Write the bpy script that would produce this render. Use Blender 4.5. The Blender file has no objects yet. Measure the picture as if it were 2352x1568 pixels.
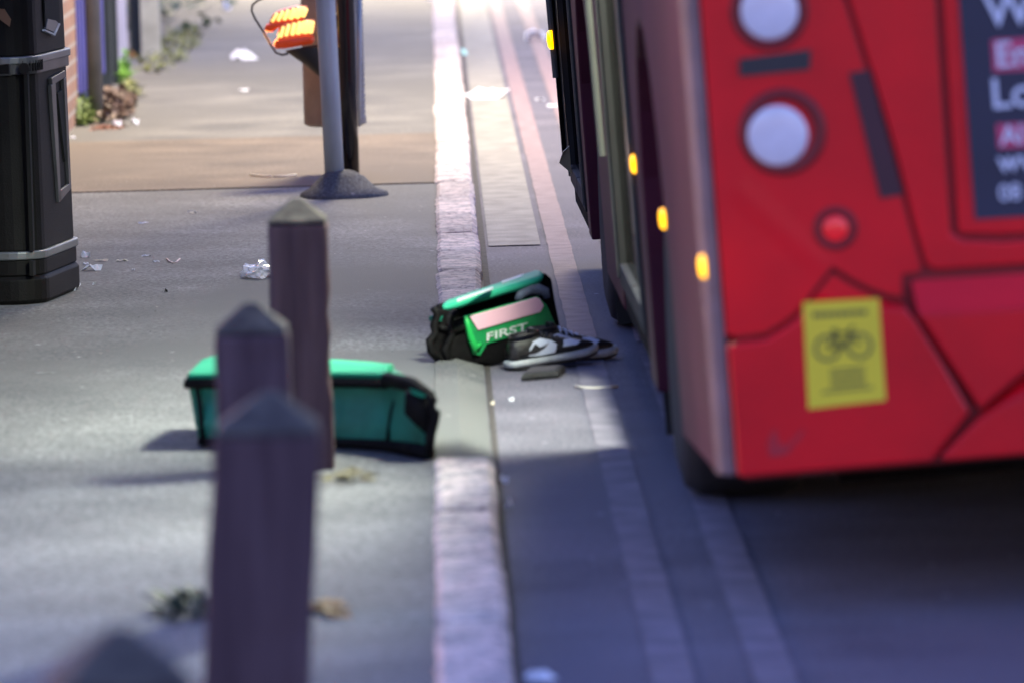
import bpy, bmesh, math, random
from mathutils import Vector, Matrix
from mathutils.bvhtree import BVHTree
random.seed(7)
R = math.radians
S = bpy.context.scene
C = S.collection

# ------------------------------------------------------------------ camera
W0, H0, FPX = 2352.0, 1568.0, 14000.0        # photo measured at 2352 x 1568
ROLL, CAMZ = R(1.5), 1.652
VPX, VPY = 985.0, -567.0                     # vanishing point of the street
_ox, _oy = VPX - W0/2, H0/2 - VPY
_a = _ox*math.cos(ROLL) + _oy*math.sin(ROLL)
_b = -_ox*math.sin(ROLL) + _oy*math.cos(ROLL)
PITCH = math.atan(_b/FPX)
YAW = math.atan(-_a/FPX*math.cos(PITCH))
CAMR = Matrix.Rotation(-YAW, 3, 'Z') @ Matrix.Rotation(math.pi/2 - PITCH, 3, 'X') @ Matrix.Rotation(-ROLL, 3, 'Z')
CAMP = Vector((0, 0, CAMZ))
cam = bpy.data.cameras.new('camera')
cam.sensor_width = 36; cam.sensor_fit = 'HORIZONTAL'
cam.lens = 36*FPX/W0
cam.clip_start = .1; cam.clip_end = 2000
cam.dof.use_dof = True
cam.dof.focus_distance = 19.6
cam.dof.aperture_fstop = cam.lens/1000/.054
cam.dof.aperture_blades = 0
camo = bpy.data.objects.new('camera', cam); C.objects.link(camo)
camo.matrix_world = Matrix.Translation(CAMP) @ CAMR.to_4x4()
S.camera = camo

# ------------------------------------------------------------------ world, sun, exposure
SUN_EL, SUN_ROT = R(6), R(-60)
wd = bpy.data.worlds.new('World'); S.world = wd; wd.use_nodes = True
nt = wd.node_tree
sky = nt.nodes.new('ShaderNodeTexSky'); sky.sky_type = 'NISHITA'; sky.sun_disc = False
sky.sun_elevation = SUN_EL; sky.sun_rotation = SUN_ROT
sky.air_density = 1.2; sky.dust_density = .6; sky.ozone_density = 3.0
tint = nt.nodes.new('ShaderNodeMix'); tint.data_type = 'RGBA'; tint.blend_type = 'MULTIPLY'
tint.inputs[0].default_value = 1
tint.inputs[7].default_value = (.94, .71, 1.10, 1)      # mauve dusk cloud
nt.links.new(sky.outputs[0], tint.inputs[6])
bg = nt.nodes['Background']; bg.inputs[1].default_value = .15
nt.links.new(tint.outputs[2], bg.inputs[0])
sun = bpy.data.lights.new('sun', 'SUN'); sun.energy = .06; sun.angle = R(20); sun.color = (1, .86, .8)
suno = bpy.data.objects.new('sun', sun); C.objects.link(suno)
_sd = Vector((math.sin(SUN_ROT)*math.cos(SUN_EL), math.cos(SUN_ROT)*math.cos(SUN_EL), math.sin(SUN_EL)))
suno.rotation_euler = (-_sd).to_track_quat('-Z', 'Y').to_euler(); suno.location = (0, -5, 12)
S.view_settings.view_transform = 'Standard'; S.view_settings.look = 'None'
S.view_settings.exposure = 2.5; S.view_settings.gamma = 1
S.cycles.use_denoising = True

# ------------------------------------------------------------------ helpers
def ray(px, py):
    return CAMR @ Vector(((px - W0/2)/FPX, (H0/2 - py)/FPX, -1))
def G(px, py, z=0.0):
    d = ray(px, py); t = (z - CAMP.z)/d.z; return CAMP + d*t
def PD(px, py, Y):
    d = ray(px, py); return CAMP + d*(Y/d.y)
def PL(px, py, o, n):
    d = ray(px, py); return CAMP + d*((o - CAMP).dot(n)/d.dot(n))

def tag(o, label=None, cat=None, group=None, kind=None):
    if label: o['label'] = label
    if cat: o['category'] = cat
    if group: o['group'] = group
    if kind: o['kind'] = kind
    return o
def thing(name, label, cat, loc, group=None, mw=None):
    o = bpy.data.objects.new(name, None); C.objects.link(o); o.empty_display_size = .1
    o.matrix_basis = mw if mw is not None else Matrix.Translation(loc)
    return tag(o, label, cat, group)
def wm(o):
    return (wm(o.parent) @ o.matrix_basis) if o.parent else o.matrix_basis.copy()

class MB:
    def __init__(s): s.bm = bmesh.new()
    def face(s, pts):
        return s.bm.faces.new([s.bm.verts.new(p) for p in pts])
    def box(s, x0, x1, y0, y1, z0, z1, M=None):
        p = [Vector((x, y, z)) for z in (z0, z1) for x, y in ((x0, y0), (x1, y0), (x1, y1), (x0, y1))]
        if M is not None: p = [M @ q for q in p]
        v = [s.bm.verts.new(q) for q in p]
        for f in ((3, 2, 1, 0), (4, 5, 6, 7), (0, 1, 5, 4), (1, 2, 6, 5), (2, 3, 7, 6), (3, 0, 4, 7)):
            s.bm.faces.new([v[i] for i in f])
        return s
    def loft(s, rings, cap=True, closed=True):
        vr = [[s.bm.verts.new(p) for p in r] for r in rings]
        n = len(vr[0])
        for a, b in zip(vr, vr[1:]):
            for i in range(n if closed else n - 1):
                j = (i + 1) % n
                s.bm.faces.new((a[i], a[j], b[j], b[i]))
        if cap and closed:
            s.bm.faces.new(list(reversed(vr[0]))); s.bm.faces.new(vr[-1])
        return s
    def tube(s, pts, r, n=8, squash=None):
        pts = [Vector(p) for p in pts]; rings = []
        up = None
        for i, p in enumerate(pts):
            t = (pts[min(i+1, len(pts)-1)] - pts[max(i-1, 0)]).normalized()
            if up is None:
                up = Vector((0, 0, 1)) if abs(t.z) < .9 else Vector((1, 0, 0))
            u = (up - t*up.dot(t)).normalized(); w = t.cross(u); up = u
            rr = r[i] if isinstance(r, (list, tuple)) else r
            rings.append([p + (u*math.cos(k*2*math.pi/n) + w*math.sin(k*2*math.pi/n))*rr for k in range(n)])
        return s.loft(rings)
    def prism(s, pts, vec):
        pts = [Vector(p) for p in pts]; vec = Vector(vec)
        a = [s.bm.verts.new(p) for p in pts]; b = [s.bm.verts.new(p + vec) for p in pts]
        s.bm.faces.new(list(reversed(a))); s.bm.faces.new(b)
        n = len(a)
        for i in range(n):
            j = (i+1) % n; s.bm.faces.new((a[i], a[j], b[j], b[i]))
        return s
    def lathe(s, prof, M=None, n=24, cap=True):
        rings = []
        for r, h in prof:
            ring = [Vector((max(r, 1e-4)*math.cos(k*2*math.pi/n), max(r, 1e-4)*math.sin(k*2*math.pi/n), h)) for k in range(n)]
            rings.append([M @ q for q in ring] if M is not None else ring)
        return s.loft(rings, cap)
    def build(s, name, mat, parent=None, world=True, bevel=0, smooth=False, sub=0, seg=2):
        bm = s.bm
        bmesh.ops.recalc_face_normals(bm, faces=bm.faces[:])
        me = bpy.data.meshes.new(name); bm.to_mesh(me); bm.free()
        return link(name, me, mat, parent, world, bevel, smooth, sub, seg)
def link(name, me, mat, parent=None, world=True, bevel=0, smooth=False, sub=0, seg=2):
    o = bpy.data.objects.new(name, me); C.objects.link(o)
    if mat: me.materials.append(mat)
    if parent is not None:
        o.parent = parent
        if world: me.transform(wm(parent).inverted())
    elif world and len(me.vertices):
        xs = [v.co for v in me.vertices]
        c = Vector(((min(v.x for v in xs)+max(v.x for v in xs))/2, (min(v.y for v in xs)+max(v.y for v in xs))/2, min(v.z for v in xs)))
        me.transform(Matrix.Translation(-c)); o.location = c
    if bevel:
        m = o.modifiers.new('bevel', 'BEVEL'); m.width = bevel; m.segments = seg; m.limit_method = 'ANGLE'; m.angle_limit = R(35)
    if sub:
        m = o.modifiers.new('sub', 'SUBSURF'); m.levels = sub; m.render_levels = sub
    if smooth:
        for p in me.polygons: p.use_smooth = True
    return o

def mat(name, col, rough=.6, metal=0, var=.25, vscale=6, bump=0, bscale=60, coat=0, emit=None, est=0, col2=None, spec=.5, trans=0, stretch=None, bdist=.01, detail=6):
    m = bpy.data.materials.new(name); m.use_nodes = True
    t = m.node_tree; p = t.nodes['Principled BSDF']
    tc = t.nodes.new('ShaderNodeTexCoord'); src = tc.outputs['Object']
    if stretch:
        mp = t.nodes.new('ShaderNodeMapping'); mp.inputs['Scale'].default_value = stretch
        t.links.new(src, mp.inputs[0]); src = mp.outputs[0]
    n = t.nodes.new('ShaderNodeTexNoise'); n.inputs['Scale'].default_value = vscale; n.inputs['Detail'].default_value = detail
    t.links.new(src, n.inputs['Vector'])
    rp = t.nodes.new('ShaderNodeValToRGB')
    c2 = col2 if col2 else tuple(min(1, c*(1+var)) for c in col)
    c1 = col if col2 else tuple(c*(1-var) for c in col)
    rp.color_ramp.elements[0].color = (*c1, 1); rp.color_ramp.elements[0].position = .32
    rp.color_ramp.elements[1].color = (*c2, 1); rp.color_ramp.elements[1].position = .68
    t.links.new(n.outputs[0], rp.inputs[0]); t.links.new(rp.outputs[0], p.inputs['Base Color'])
    p.inputs['Roughness'].default_value = rough; p.inputs['Metallic'].default_value = metal
    p.inputs['Specular IOR Level'].default_value = spec
    p.inputs['Coat Weight'].default_value = coat; p.inputs['Coat Roughness'].default_value = .08
    if trans: p.inputs['Transmission Weight'].default_value = trans
    if emit: p.inputs['Emission Color'].default_value = (*emit, 1); p.inputs['Emission Strength'].default_value = est
    if bump:
        b = t.nodes.new('ShaderNodeTexNoise'); b.inputs['Scale'].default_value = bscale; b.inputs['Detail'].default_value = 8
        t.links.new(src, b.inputs['Vector'])
        bu = t.nodes.new('ShaderNodeBump'); bu.inputs['Strength'].default_value = bump; bu.inputs['Distance'].default_value = bdist
        t.links.new(b.outputs[0], bu.inputs['Height']); t.links.new(bu.outputs[0], p.inputs['Normal'])
    return m

def asphalt(name, base, light, patch, scale=1.0, rough=.8, bump=.5):
    """fine pale aggregate in a dark binder, worn blotches and a few darker stains"""
    m = bpy.data.materials.new(name); m.use_nodes = True
    t = m.node_tree; p = t.nodes['Principled BSDF']; L = t.links.new
    tc = t.nodes.new('ShaderNodeTexCoord')
    def noise(sc, de=4, st=None):
        n = t.nodes.new('ShaderNodeTexNoise'); n.inputs['Scale'].default_value = sc; n.inputs['Detail'].default_value = de
        if st:
            mp = t.nodes.new('ShaderNodeMapping'); mp.inputs['Scale'].default_value = st
            L(tc.outputs['Object'], mp.inputs[0]); L(mp.outputs[0], n.inputs['Vector'])
        else: L(tc.outputs['Object'], n.inputs['Vector'])
        return n.outputs[0]
    def ramp(f, a, b, ca, cb):
        r = t.nodes.new('ShaderNodeValToRGB'); r.color_ramp.elements[0].position = a; r.color_ramp.elements[1].position = b
        r.color_ramp.elements[0].color = (*ca, 1); r.color_ramp.elements[1].color = (*cb, 1); L(f, r.inputs[0]); return r.outputs[0]
    def mix(f, a, b, mode='MIX'):
        x = t.nodes.new('ShaderNodeMix'); x.data_type = 'RGBA'; x.blend_type = mode
        if isinstance(f, float): x.inputs[0].default_value = f
        else: L(f, x.inputs[0])
        L(a, x.inputs[6])
        if isinstance(b, tuple): x.inputs[7].default_value = (*b, 1)
        else: L(b, x.inputs[7])
        return x.outputs[2]
    grain = ramp(noise(95*scale, 6), .40, .62, base, light)
    blot = ramp(noise(2.2*scale, 5), .35, .68, (.72, .72, .74), (1.22, 1.21, 1.2))
    c = mix(1.0, grain, blot, 'MULTIPLY')
    long_ = ramp(noise(1.1*scale, 4, (1.0, .35, 1)), .45, .62, (0, 0, 0), (1, 1, 1))
    c = mix(long_, c, patch)
    vo = t.nodes.new('ShaderNodeTexVoronoi'); vo.inputs['Scale'].default_value = 11*scale; vo.inputs['Randomness'].default_value = 1
    L(tc.outputs['Object'], vo.inputs['Vector'])
    gum = ramp(vo.outputs['Distance'], .075, .11, (1, 1, 1), (0, 0, 0))
    sel = ramp(noise(7*scale, 2), .56, .6, (0, 0, 0), (1, 1, 1))
    gm = mix(1.0, gum, sel, 'MULTIPLY')
    c = mix(gm, c, tuple(min(1, x*1.7) for x in light))
    L(c, p.inputs['Base Color']); p.inputs['Roughness'].default_value = rough
    p.inputs['Specular IOR Level'].default_value = .35
    bu = t.nodes.new('ShaderNodeBump'); bu.inputs['Strength'].default_value = bump; bu.inputs['Distance'].default_value = .006
    L(noise(190*scale, 4), bu.inputs['Height']); L(bu.outputs[0], p.inputs['Normal'])
    return m

M_PAVE = asphalt('pavement_asphalt', (.095, .098, .102), (.225, .23, .234), (.115, .118, .12))
M_PAVE2 = asphalt('grey_asphalt', (.105, .102, .094), (.20, .193, .178), (.125, .12, .11))
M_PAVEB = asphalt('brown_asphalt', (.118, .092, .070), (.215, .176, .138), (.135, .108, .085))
M_ROAD = asphalt('road_asphalt', (.082, .079, .102), (.178, .165, .20), (.112, .106, .135))
M_DUST = asphalt('ground_soil', (.08, .08, .08), (.12, .12, .12), (.1, .1, .1), .3)
M_PATCH = asphalt('patch_asphalt', (.088, .09, .09), (.175, .178, .176), (.108, .11, .11))
M_CHAN = mat('channel_concrete', (.25, .235, .21), .8, var=.25, vscale=9, bump=.4, bscale=120)
def granite(name):
    m = bpy.data.materials.new(name); m.use_nodes = True; t = m.node_tree; p = t.nodes['Principled BSDF']; L = t.links.new
    tc = t.nodes.new('ShaderNodeTexCoord')
    def nz(sc, de, st=None):
        n = t.nodes.new('ShaderNodeTexNoise'); n.inputs['Scale'].default_value = sc; n.inputs['Detail'].default_value = de
        if st:
            mp = t.nodes.new('ShaderNodeMapping'); mp.inputs['Scale'].default_value = st; L(tc.outputs['Object'], mp.inputs[0]); L(mp.outputs[0], n.inputs['Vector'])
        else: L(tc.outputs['Object'], n.inputs['Vector'])
        return n.outputs[0]
    def rp(f, a, b, ca, cb):
        r = t.nodes.new('ShaderNodeValToRGB'); r.color_ramp.elements[0].position = a; r.color_ramp.elements[1].position = b
        r.color_ramp.elements[0].color = (*ca, 1); r.color_ramp.elements[1].color = (*cb, 1); L(f, r.inputs[0]); return r.outputs[0]
    def mul(a, b):
        x = t.nodes.new('ShaderNodeMix'); x.data_type = 'RGBA'; x.blend_type = 'MULTIPLY'; x.inputs[0].default_value = 1; L(a, x.inputs[6]); L(b, x.inputs[7]); return x.outputs[2]
    c = rp(nz(13, 5), .40, .62, (.42, .39, .39), (.74, .64, .60))
    c = mul(c, rp(nz(60, 5), .38, .50, (.55, .51, .52), (1.05, 1.03, 1.02)))
    c = mul(c, rp(nz(1.1, 1, (.05, 1, .05)), .42, .60, (.80, .79, .80), (1.05, 1.04, 1.03)))
    L(c, p.inputs['Base Color']); p.inputs['Roughness'].default_value = .8; p.inputs['Specular IOR Level'].default_value = .35
    bu = t.nodes.new('ShaderNodeBump'); bu.inputs['Strength'].default_value = .8; bu.inputs['Distance'].default_value = .010; L(nz(45, 8), bu.inputs['Height']); L(bu.outputs[0], p.inputs['Normal'])
    return m
M_GRAN = granite('granite')
M_LINEW = mat('worn_red_paint', (.112, .104, .135), .8, col2=(.205, .182, .22), vscale=9, bump=.4, bscale=150)
M_LINE = mat('red_paint', (.20, .135, .145), .75, col2=(.28, .20, .21), vscale=14, bump=.4, bscale=150)
M_BLACK = mat('black_steel', (.018, .018, .020), .42, var=.25, vscale=9, bump=.12, bscale=180)
M_BIN = mat('bin_black', (.0075, .0070, .0068), .6, spec=.18, var=.35, vscale=5, bump=.2, bscale=220)
M_BAND = mat('silver_band', (.20, .215, .225), .42, metal=.5, var=.12)
M_HOLE = mat('dark_hole', (.006, .006, .006), .9, var=.1)
M_GALV = mat('galvanised', (.34, .38, .40), .45, metal=.2, var=.16, vscale=12, bump=.08, bscale=90, stretch=(1, 1, .3))
M_BPOLE = mat('black_gloss_paint', (.010, .009, .009), .16, var=.3, spec=.5)
M_TAR = asphalt('mound_asphalt', (.05, .052, .058), (.12, .122, .13), (.07, .07, .078))
M_POST = mat('dark_post', (.052, .031, .039), .85, spec=.25, col2=(.10, .065, .075), vscale=26, bump=.8, bscale=30, stretch=(1, 1, .08))
M_CAP = mat('weathered_top', (.050, .043, .042), .85, spec=.25, col2=(.105, .095, .082), vscale=22, bump=.5, bscale=40)

exec_parts = []
# ------------------------------------------------------------------ ground
def slab(name, x0, x1, y0, y1, z, m, kind='structure', nx=1, ny=1, zb=None):
    b = MB()
    if zb is None: b.face([(x0, y0, z), (x1, y0, z), (x1, y1, z), (x0, y1, z)])
    else: b.box(x0, x1, y0, y1, zb, z)
    o = b.build(name, m); o['kind'] = kind; return o
KX0, KX1 = G(1003, 560).x, G(1107, 560).x           # kerb edges
print('KERB', KX0, KX1)
RZ = -.03
slab('ground', -300, 300, -60, 700, -.12, M_DUST)
slab('road', KX1 - .07, 9, -8, 260, RZ, M_ROAD)
GAP0, GAP1 = G(1050, 1058).y, G(1050, 800).y          # filled stretch of kerb
YJ = G(450, 437).y                                     # joint across the pavement
print('GAP', GAP0, GAP1, 'YJ', YJ)
slab('pavement', -6, KX0 - .012, -8, GAP1, 0, M_PAVE, zb=-.1)
slab('pavement', -6, KX0 + .004, GAP1, YJ, 0, M_PAVE, zb=-.1)
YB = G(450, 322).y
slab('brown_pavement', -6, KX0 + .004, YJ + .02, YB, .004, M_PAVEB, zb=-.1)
slab('far_pavement', -6, KX0 + .004, YB, 260, .004, M_PAVE2, zb=-.1)
b = MB()                                                # asphalt ramp filling the kerb line
b.loft([[(KX0 - .011, y, .003), (KX0 + .05, y, .004), (KX1 - .030, y, RZ + .006), (KX1 - .028, y, RZ - .02), (KX0 - .011, y, -.06)] for y in (GAP0 + .01, GAP0 + .5, GAP1 - .5, GAP1 + 1.2)])
o = b.build('kerb_ramp', M_PATCH); o['kind'] = 'structure'
M_BED = mat('joint_dirt', (.02, .018, .017), .9)
slab('kerb_bed', KX0 - .008, KX1 - .036, -4, GAP0 - .002, -.004, M_BED, zb=-.1)
slab('kerb_bed', KX0 + .006, KX1 - .015, GAP1 + .002, 90, -.004, M_BED, zb=-.1)
b = MB(); y = -2.0
rk = random.Random(3)
while y < 70:
    ln = rk.choice((.62, .78, .92, .92, 1.1))
    y1 = y + ln
    if y < GAP0 < y1: y1 = GAP0 - .001
    if not (GAP0 - .01 < y < GAP1):
        n = max(4, int(ln/.045)); rings = []
        dx, dz = rk.uniform(-.004, .004), rk.uniform(-.003, .004)
        for i in range(n + 1):
            yy = y + .007 + (y1 - y - .014)*i/n
            e = .006 if i in (0, n) else 0
            j = lambda a=.005: rk.uniform(-a, a)
            x0, x1 = KX0 + dx + j(.003) + e - (.015 if y < GAP0 else 0), KX1 + dx + j(.003) - e - (.031 if y < GAP0 else .011)
            zt = .012 + dz - e
            rings.append([(x0, yy, -.08), (x0, yy, zt - .008 + j(.002)), (x0 + .012, yy, zt + j(.002)), (x0 + .05, yy, zt + j(.0012)), (x0 + .1, yy, zt + j(.0012)),
                          (x1 - .016, yy, zt + j(.002)), (x1, yy, zt - .012 + j(.002)), (x1 + .004, yy, -.08)])
        b.loft(rings)
    y = y1
    if abs(y - GAP0) < .01: y = GAP1
o = b.build('kerb', M_GRAN); o['kind'] = 'structure'
M_GUT = mat('gutter_dirt', (.022, .018, .016), .9, col2=(.07, .06, .055), vscale=25)
slab('gutter_dirt', KX1 - .006, KX1 + .014, GAP1 + .3, 60, RZ + .003, M_GUT)
slab('gutter_dirt', KX1 - .027, KX1 - .012, 3, GAP1 + .2, RZ + .003, M_GUT)
# channel strip and double red lines
CX1 = G(1240, 540).x; YC = G(1180, 546).y
slab('channel', KX1 + .024, CX1, YC, 200, RZ + .004, M_CHAN)
for px, w in ((1478, .078), (1722, .078)):
    xc = G(px, 1300 if px < 1500 else 1400, RZ).x
    for ya_, yb_, ml in ((2.0, 17.2, M_LINEW), (17.24, 160, M_LINE)):
     b = MB(); rl = random.Random(px); yy = ya_
     L0, R0 = [], []
     while yy < yb_:
         L0.append((xc - w/2 + rl.uniform(-.002, .002), yy, RZ + .004)); R0.append((xc + w/2 + rl.uniform(-.002, .002), yy, RZ + .004)); yy += .12 if yy < 40 else 4
     vl = [b.bm.verts.new(p) for p in L0]; vr = [b.bm.verts.new(p) for p in R0]
     for i in range(len(vl) - 1): b.bm.faces.new((vl[i], vr[i], vr[i+1], vl[i+1]))
     o = b.build('red_line', ml); o['kind'] = 'structure'

# ------------------------------------------------------------------ bus
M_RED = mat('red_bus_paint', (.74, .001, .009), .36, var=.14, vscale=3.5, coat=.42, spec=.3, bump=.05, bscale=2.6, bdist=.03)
M_REDG = mat('red_groove', (.24, .002, .006), .6, var=.1)
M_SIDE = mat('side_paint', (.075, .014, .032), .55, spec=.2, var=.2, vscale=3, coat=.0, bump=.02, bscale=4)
M_TRIM = mat('corner_trim', (.15, .11, .125), .5, var=.25, vscale=8, bump=.1, bscale=14)
M_UNDER = mat('underbody', (.008, .006, .0055), .95, spec=.1, var=.3)
M_TYRE = mat('tyre_rubber', (.02, .019, .019), .8, var=.25, bump=.3, bscale=60)
M_RUBB = mat('door_rubber', (.012, .011, .011), .75, var=.2)
M_ALU = mat('door_aluminium', (.09, .09, .08), .6, metal=.2, var=.15)
M_LENSW = mat('white_lens', (.74, .70, .76), .25, var=.06, vscale=30, coat=.5)
M_LENSR = mat('red_lens', (.55, .01, .015), .25, var=.1, emit=(1, .02, .03), est=.06, coat=.5)
M_BEZEL = mat('lamp_recess', (.20, .006, .01), .5, var=.1)
M_DKREF = mat('dark_panel', (.02, .02, .028), .4, var=.15)
M_VENT = mat('vent_strip', (.055, .012, .02), .55, var=.15)
M_NAVY = mat('poster_navy', (.020, .022, .050), .45, var=.15, vscale=4)
M_WHITE = mat('poster_white', (.72, .74, .84), .5, var=.04)
M_PINKB = mat('poster_pink', (.62, .06, .15), .5, var=.06)
M_YEL = mat('sticker_yellow', (.82, .66, .03), .5, var=.06)
M_INK = mat('sticker_ink', (.17, .155, .03), .6, var=.1)
M_SCUFF = mat('scuffed_paint', (.38, .02, .035), .6, col2=(.55, .006, .015), vscale=40)
M_AMBER = mat('amber_lens', (.8, .25, .0), .3, var=.05, emit=(1, .42, .0), est=.75, coat=.4)
M_AMBOFF = mat('amber_lens_dim', (.5, .18, .01), .3, var=.05, emit=(1, .4, .0), est=.5)
M_LAMPON = mat('lamp_glow', (.9, .9, .8), .4, var=.02, emit=(1, .92, .74), est=6)
M_CREAM = mat('cream_panel', (.62, .52, .33), .5, var=.08)
def glass(name, tintc, gloss=.8):
    m = bpy.data.materials.new(name); m.use_nodes = True; t = m.node_tree
    for n in list(t.nodes):
        if n.type == 'BSDF_PRINCIPLED': t.nodes.remove(n)
    tr = t.nodes.new('ShaderNodeBsdfTransparent'); tr.inputs[0].default_value = (*tintc, 1)
    gl = t.nodes.new('ShaderNodeBsdfGlossy'); gl.inputs['Roughness'].default_value = .05; gl.inputs[0].default_value = (gloss, gloss, gloss, 1)
    lw = t.nodes.new('ShaderNodeLayerWeight'); lw.inputs[0].default_value = .5
    pw = t.nodes.new('ShaderNodeMath'); pw.operation = 'POWER'; pw.inputs[1].default_value = 5; t.links.new(lw.outputs['Facing'], pw.inputs[0])
    fr = t.nodes.new('ShaderNodeMath'); fr.operation = 'MULTIPLY_ADD'; fr.inputs[1].default_value = .9; fr.inputs[2].default_value = .05; t.links.new(pw.outputs[0], fr.inputs[0])
    mx = t.nodes.new('ShaderNodeMixShader')
    t.links.new(fr.outputs[0], mx.inputs[0]); t.links.new(tr.outputs[0], mx.inputs[1]); t.links.new(gl.outputs[0], mx.inputs[2])
    t.links.new(mx.outputs[0], t.nodes['Material Output'].inputs[0]); return m
M_GLASS = glass('bus_glass', (.82, .86, .84))
M_DGLASS = glass('door_glass_dark', (.70, .74, .72), .32)

BY = 11.7
LEAN, BYAW = R(3.2), R(.6)
_P = PD(1690, 1090, BY)
BROT = Matrix.Rotation(BYAW, 4, 'Z') @ Matrix.Rotation(-LEAN, 4, 'Y')
_ax = BROT @ Vector((0, 0, 1))
_z = (_P.z - RZ)/_ax.z
BUSM = Matrix.Translation(_P - _ax*_z) @ BROT
BUSI = BUSM.inverted()
ZC = _z                                                  # clearance of the rear edge
print('BUS clearance', ZC, BUSM.translation)
bus = thing('bus', 'red single-deck bus with round white rear lamps and yellow cycle sticker, leaning to the kerb', 'bus', None, mw=BUSM)
def BL(px, py, d=0.0):
    o = BUSM @ Vector((0, -d, 0)); n = BROT.to_3x3() @ Vector((0, 1, 0))
    return BUSI @ PL(px, py, o, n)
def BS(px, py, x=-.035):
    o = BUSM @ Vector((x, 0, 0)); n = BROT.to_3x3() @ Vector((1, 0, 0))
    return BUSI @ PL(px, py, o, n)
def bb(mb, name, m, parent=bus, **k): return mb.build(name, m, parent, world=False, **k)
def rear(pts, d0, d1):                                   # polygon of local (x,z) pairs -> solid between depths
    return [Vector((p[0], -d0, p[1])) for p in pts], Vector((0, d0 - d1, 0))
def tr(*pp, dx=0, dy=0):
    return [(lambda q: (q.x, q.z))(BL(x + dx, y + dy, .014)) for x, y in pp]
BW, BLEN, BH = 2.45, 8.45, 2.95
XS = -.035
# shell: rear wall core, roof, right wall, front wall, floor
b = MB(); b.box(.02, BW - .02, 0, .04, ZC - .01, 1.75); b.box(.02, BW - .02, 0, .04, 2.45, BH)
b.box(.02, .25, 0, .04, 1.75, 2.45); b.box(BW - .25, BW - .02, 0, .04, 1.75, 2.45)
bb(b, 'rear_wall', M_REDG)
b = MB(); b.box(.25, BW - .25, .005, .03, 1.75, 2.45); bb(b, 'rear_window', M_DKREF)
b = MB(); b.box(.003, BW - .02, -.012, -.001, 2.46, BH - .01); bb(b, 'rear_upper_panel', M_RED, bevel=.005)
for xa, xb in ((.003, .245), (BW - .245, BW - .02)):
    b = MB(); b.box(xa, xb, -.012, -.001, 1.755, 2.455); bb(b, 'rear_upper_panel', M_RED, bevel=.005)
b = MB(); b.box(XS, BW, .02, BLEN, BH, BH + .09); bb(b, 'roof', M_RED, bevel=.04)
b = MB(); b.box(BW, BW + .03, .05, BLEN, .06, BH - .003); bb(b, 'right_side', M_SIDE)  # carried low to keep sky light out from under the bus
b = MB(); b.box(.05, BW - .05, BLEN - .06, BLEN, .3, 1.0); bb(b, 'front_panel', M_RED, bevel=.01)
b = MB(); b.box(.05, BW - .05, BLEN - .06, BLEN, 2.4, BH - .003); bb(b, 'front_panel', M_RED, bevel=.01)
b = MB(); b.box(.05, BW - .05, BLEN - .05, BLEN - .03, 1.003, 2.397); bb(b, 'windscreen', M_GLASS)
b = MB(); b.box(.0155, BW - .005, .05, BLEN - .07, .30, .36)
b.box(.25, BW - .35, .75, 1.45, .15, .298); b.box(.45, BW - .45, 2.8, 7.4, .22, .298); b.box(.40, BW - .40, .05, .09, ZC - .03, .298)  # low rear box added to deepen the dark under the bus
bb(b, 'underbody', M_UNDER)
for yw in (2.0, 6.12):
    b = MB(); b.box(.016, .34, yw - .66, yw - .62, .362, 1.095); b.box(.016, .34, yw + .62, yw + .66, .362, 1.095); b.box(.341, .36, yw - .66, yw + .66, .362, 1.095); b.box(.016, .36, yw - .66, yw + .66, 1.096, 1.11)
    bb(b, 'wheel_house', M_UNDER)
# left side, in (y, z), x from XS to .015
def sidepoly(pts, name, m, x0=XS, x1=.015, bevel=.006):
    b = MB(); b.prism([(x0, y, z) for y, z in pts], (x1 - x0, 0, 0)); return bb(b, name, m, bevel=bevel)
arch = lambda c, r, n=10: [(c - r*math.cos(math.pi*i/n), .50 + r*math.sin(math.pi*i/n)) for i in range(n + 1)]
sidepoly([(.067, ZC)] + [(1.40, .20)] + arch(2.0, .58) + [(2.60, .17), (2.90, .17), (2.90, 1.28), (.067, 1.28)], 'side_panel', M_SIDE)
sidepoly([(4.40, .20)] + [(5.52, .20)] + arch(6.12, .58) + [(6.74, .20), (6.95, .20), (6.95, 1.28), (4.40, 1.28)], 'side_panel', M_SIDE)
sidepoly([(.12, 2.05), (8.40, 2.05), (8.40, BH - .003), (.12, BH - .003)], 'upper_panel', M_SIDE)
sidepoly([(8.30, .30), (8.42, .34), (8.42, 2.045), (8.30, 2.045)], 'front_pillar', M_RUBB)
# rounded rear corner trim, separate from the side by a dark groove
b = MB(); prof = [(XS, .048), (XS, .030), (XS + .010, .012), (XS + .024, .0), (.0, -.006), (.0, .048)]
b.loft([[(x, y, z) for x, y in prof] for z in (ZC, .6, 1.1, 1.7, BH - .003)])
bb(b, 'corner_trim', M_TRIM, bevel=.004)
b = MB(); b.box(XS + .012, .015, .049, .066, ZC + .01, BH - .01); bb(b, 'corner_seal', M_RUBB)
# pillars and glazing above the waist
for y in (.121, 1.45, 2.84, 4.36, 5.65, 6.93):
    b = MB(); b.box(XS + .004, .012, y, y + .08, 1.282, 2.048); bb(b, 'window_pillar', M_RUBB)
for y0, y1 in ((.20, 1.45), (1.53, 2.84), (4.44, 5.65), (5.73, 6.93)):
    b = MB(); b.box(-.012, -.006, y0, y1, 1.282, 2.048); bb(b, 'side_window', M_GLASS)
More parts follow.
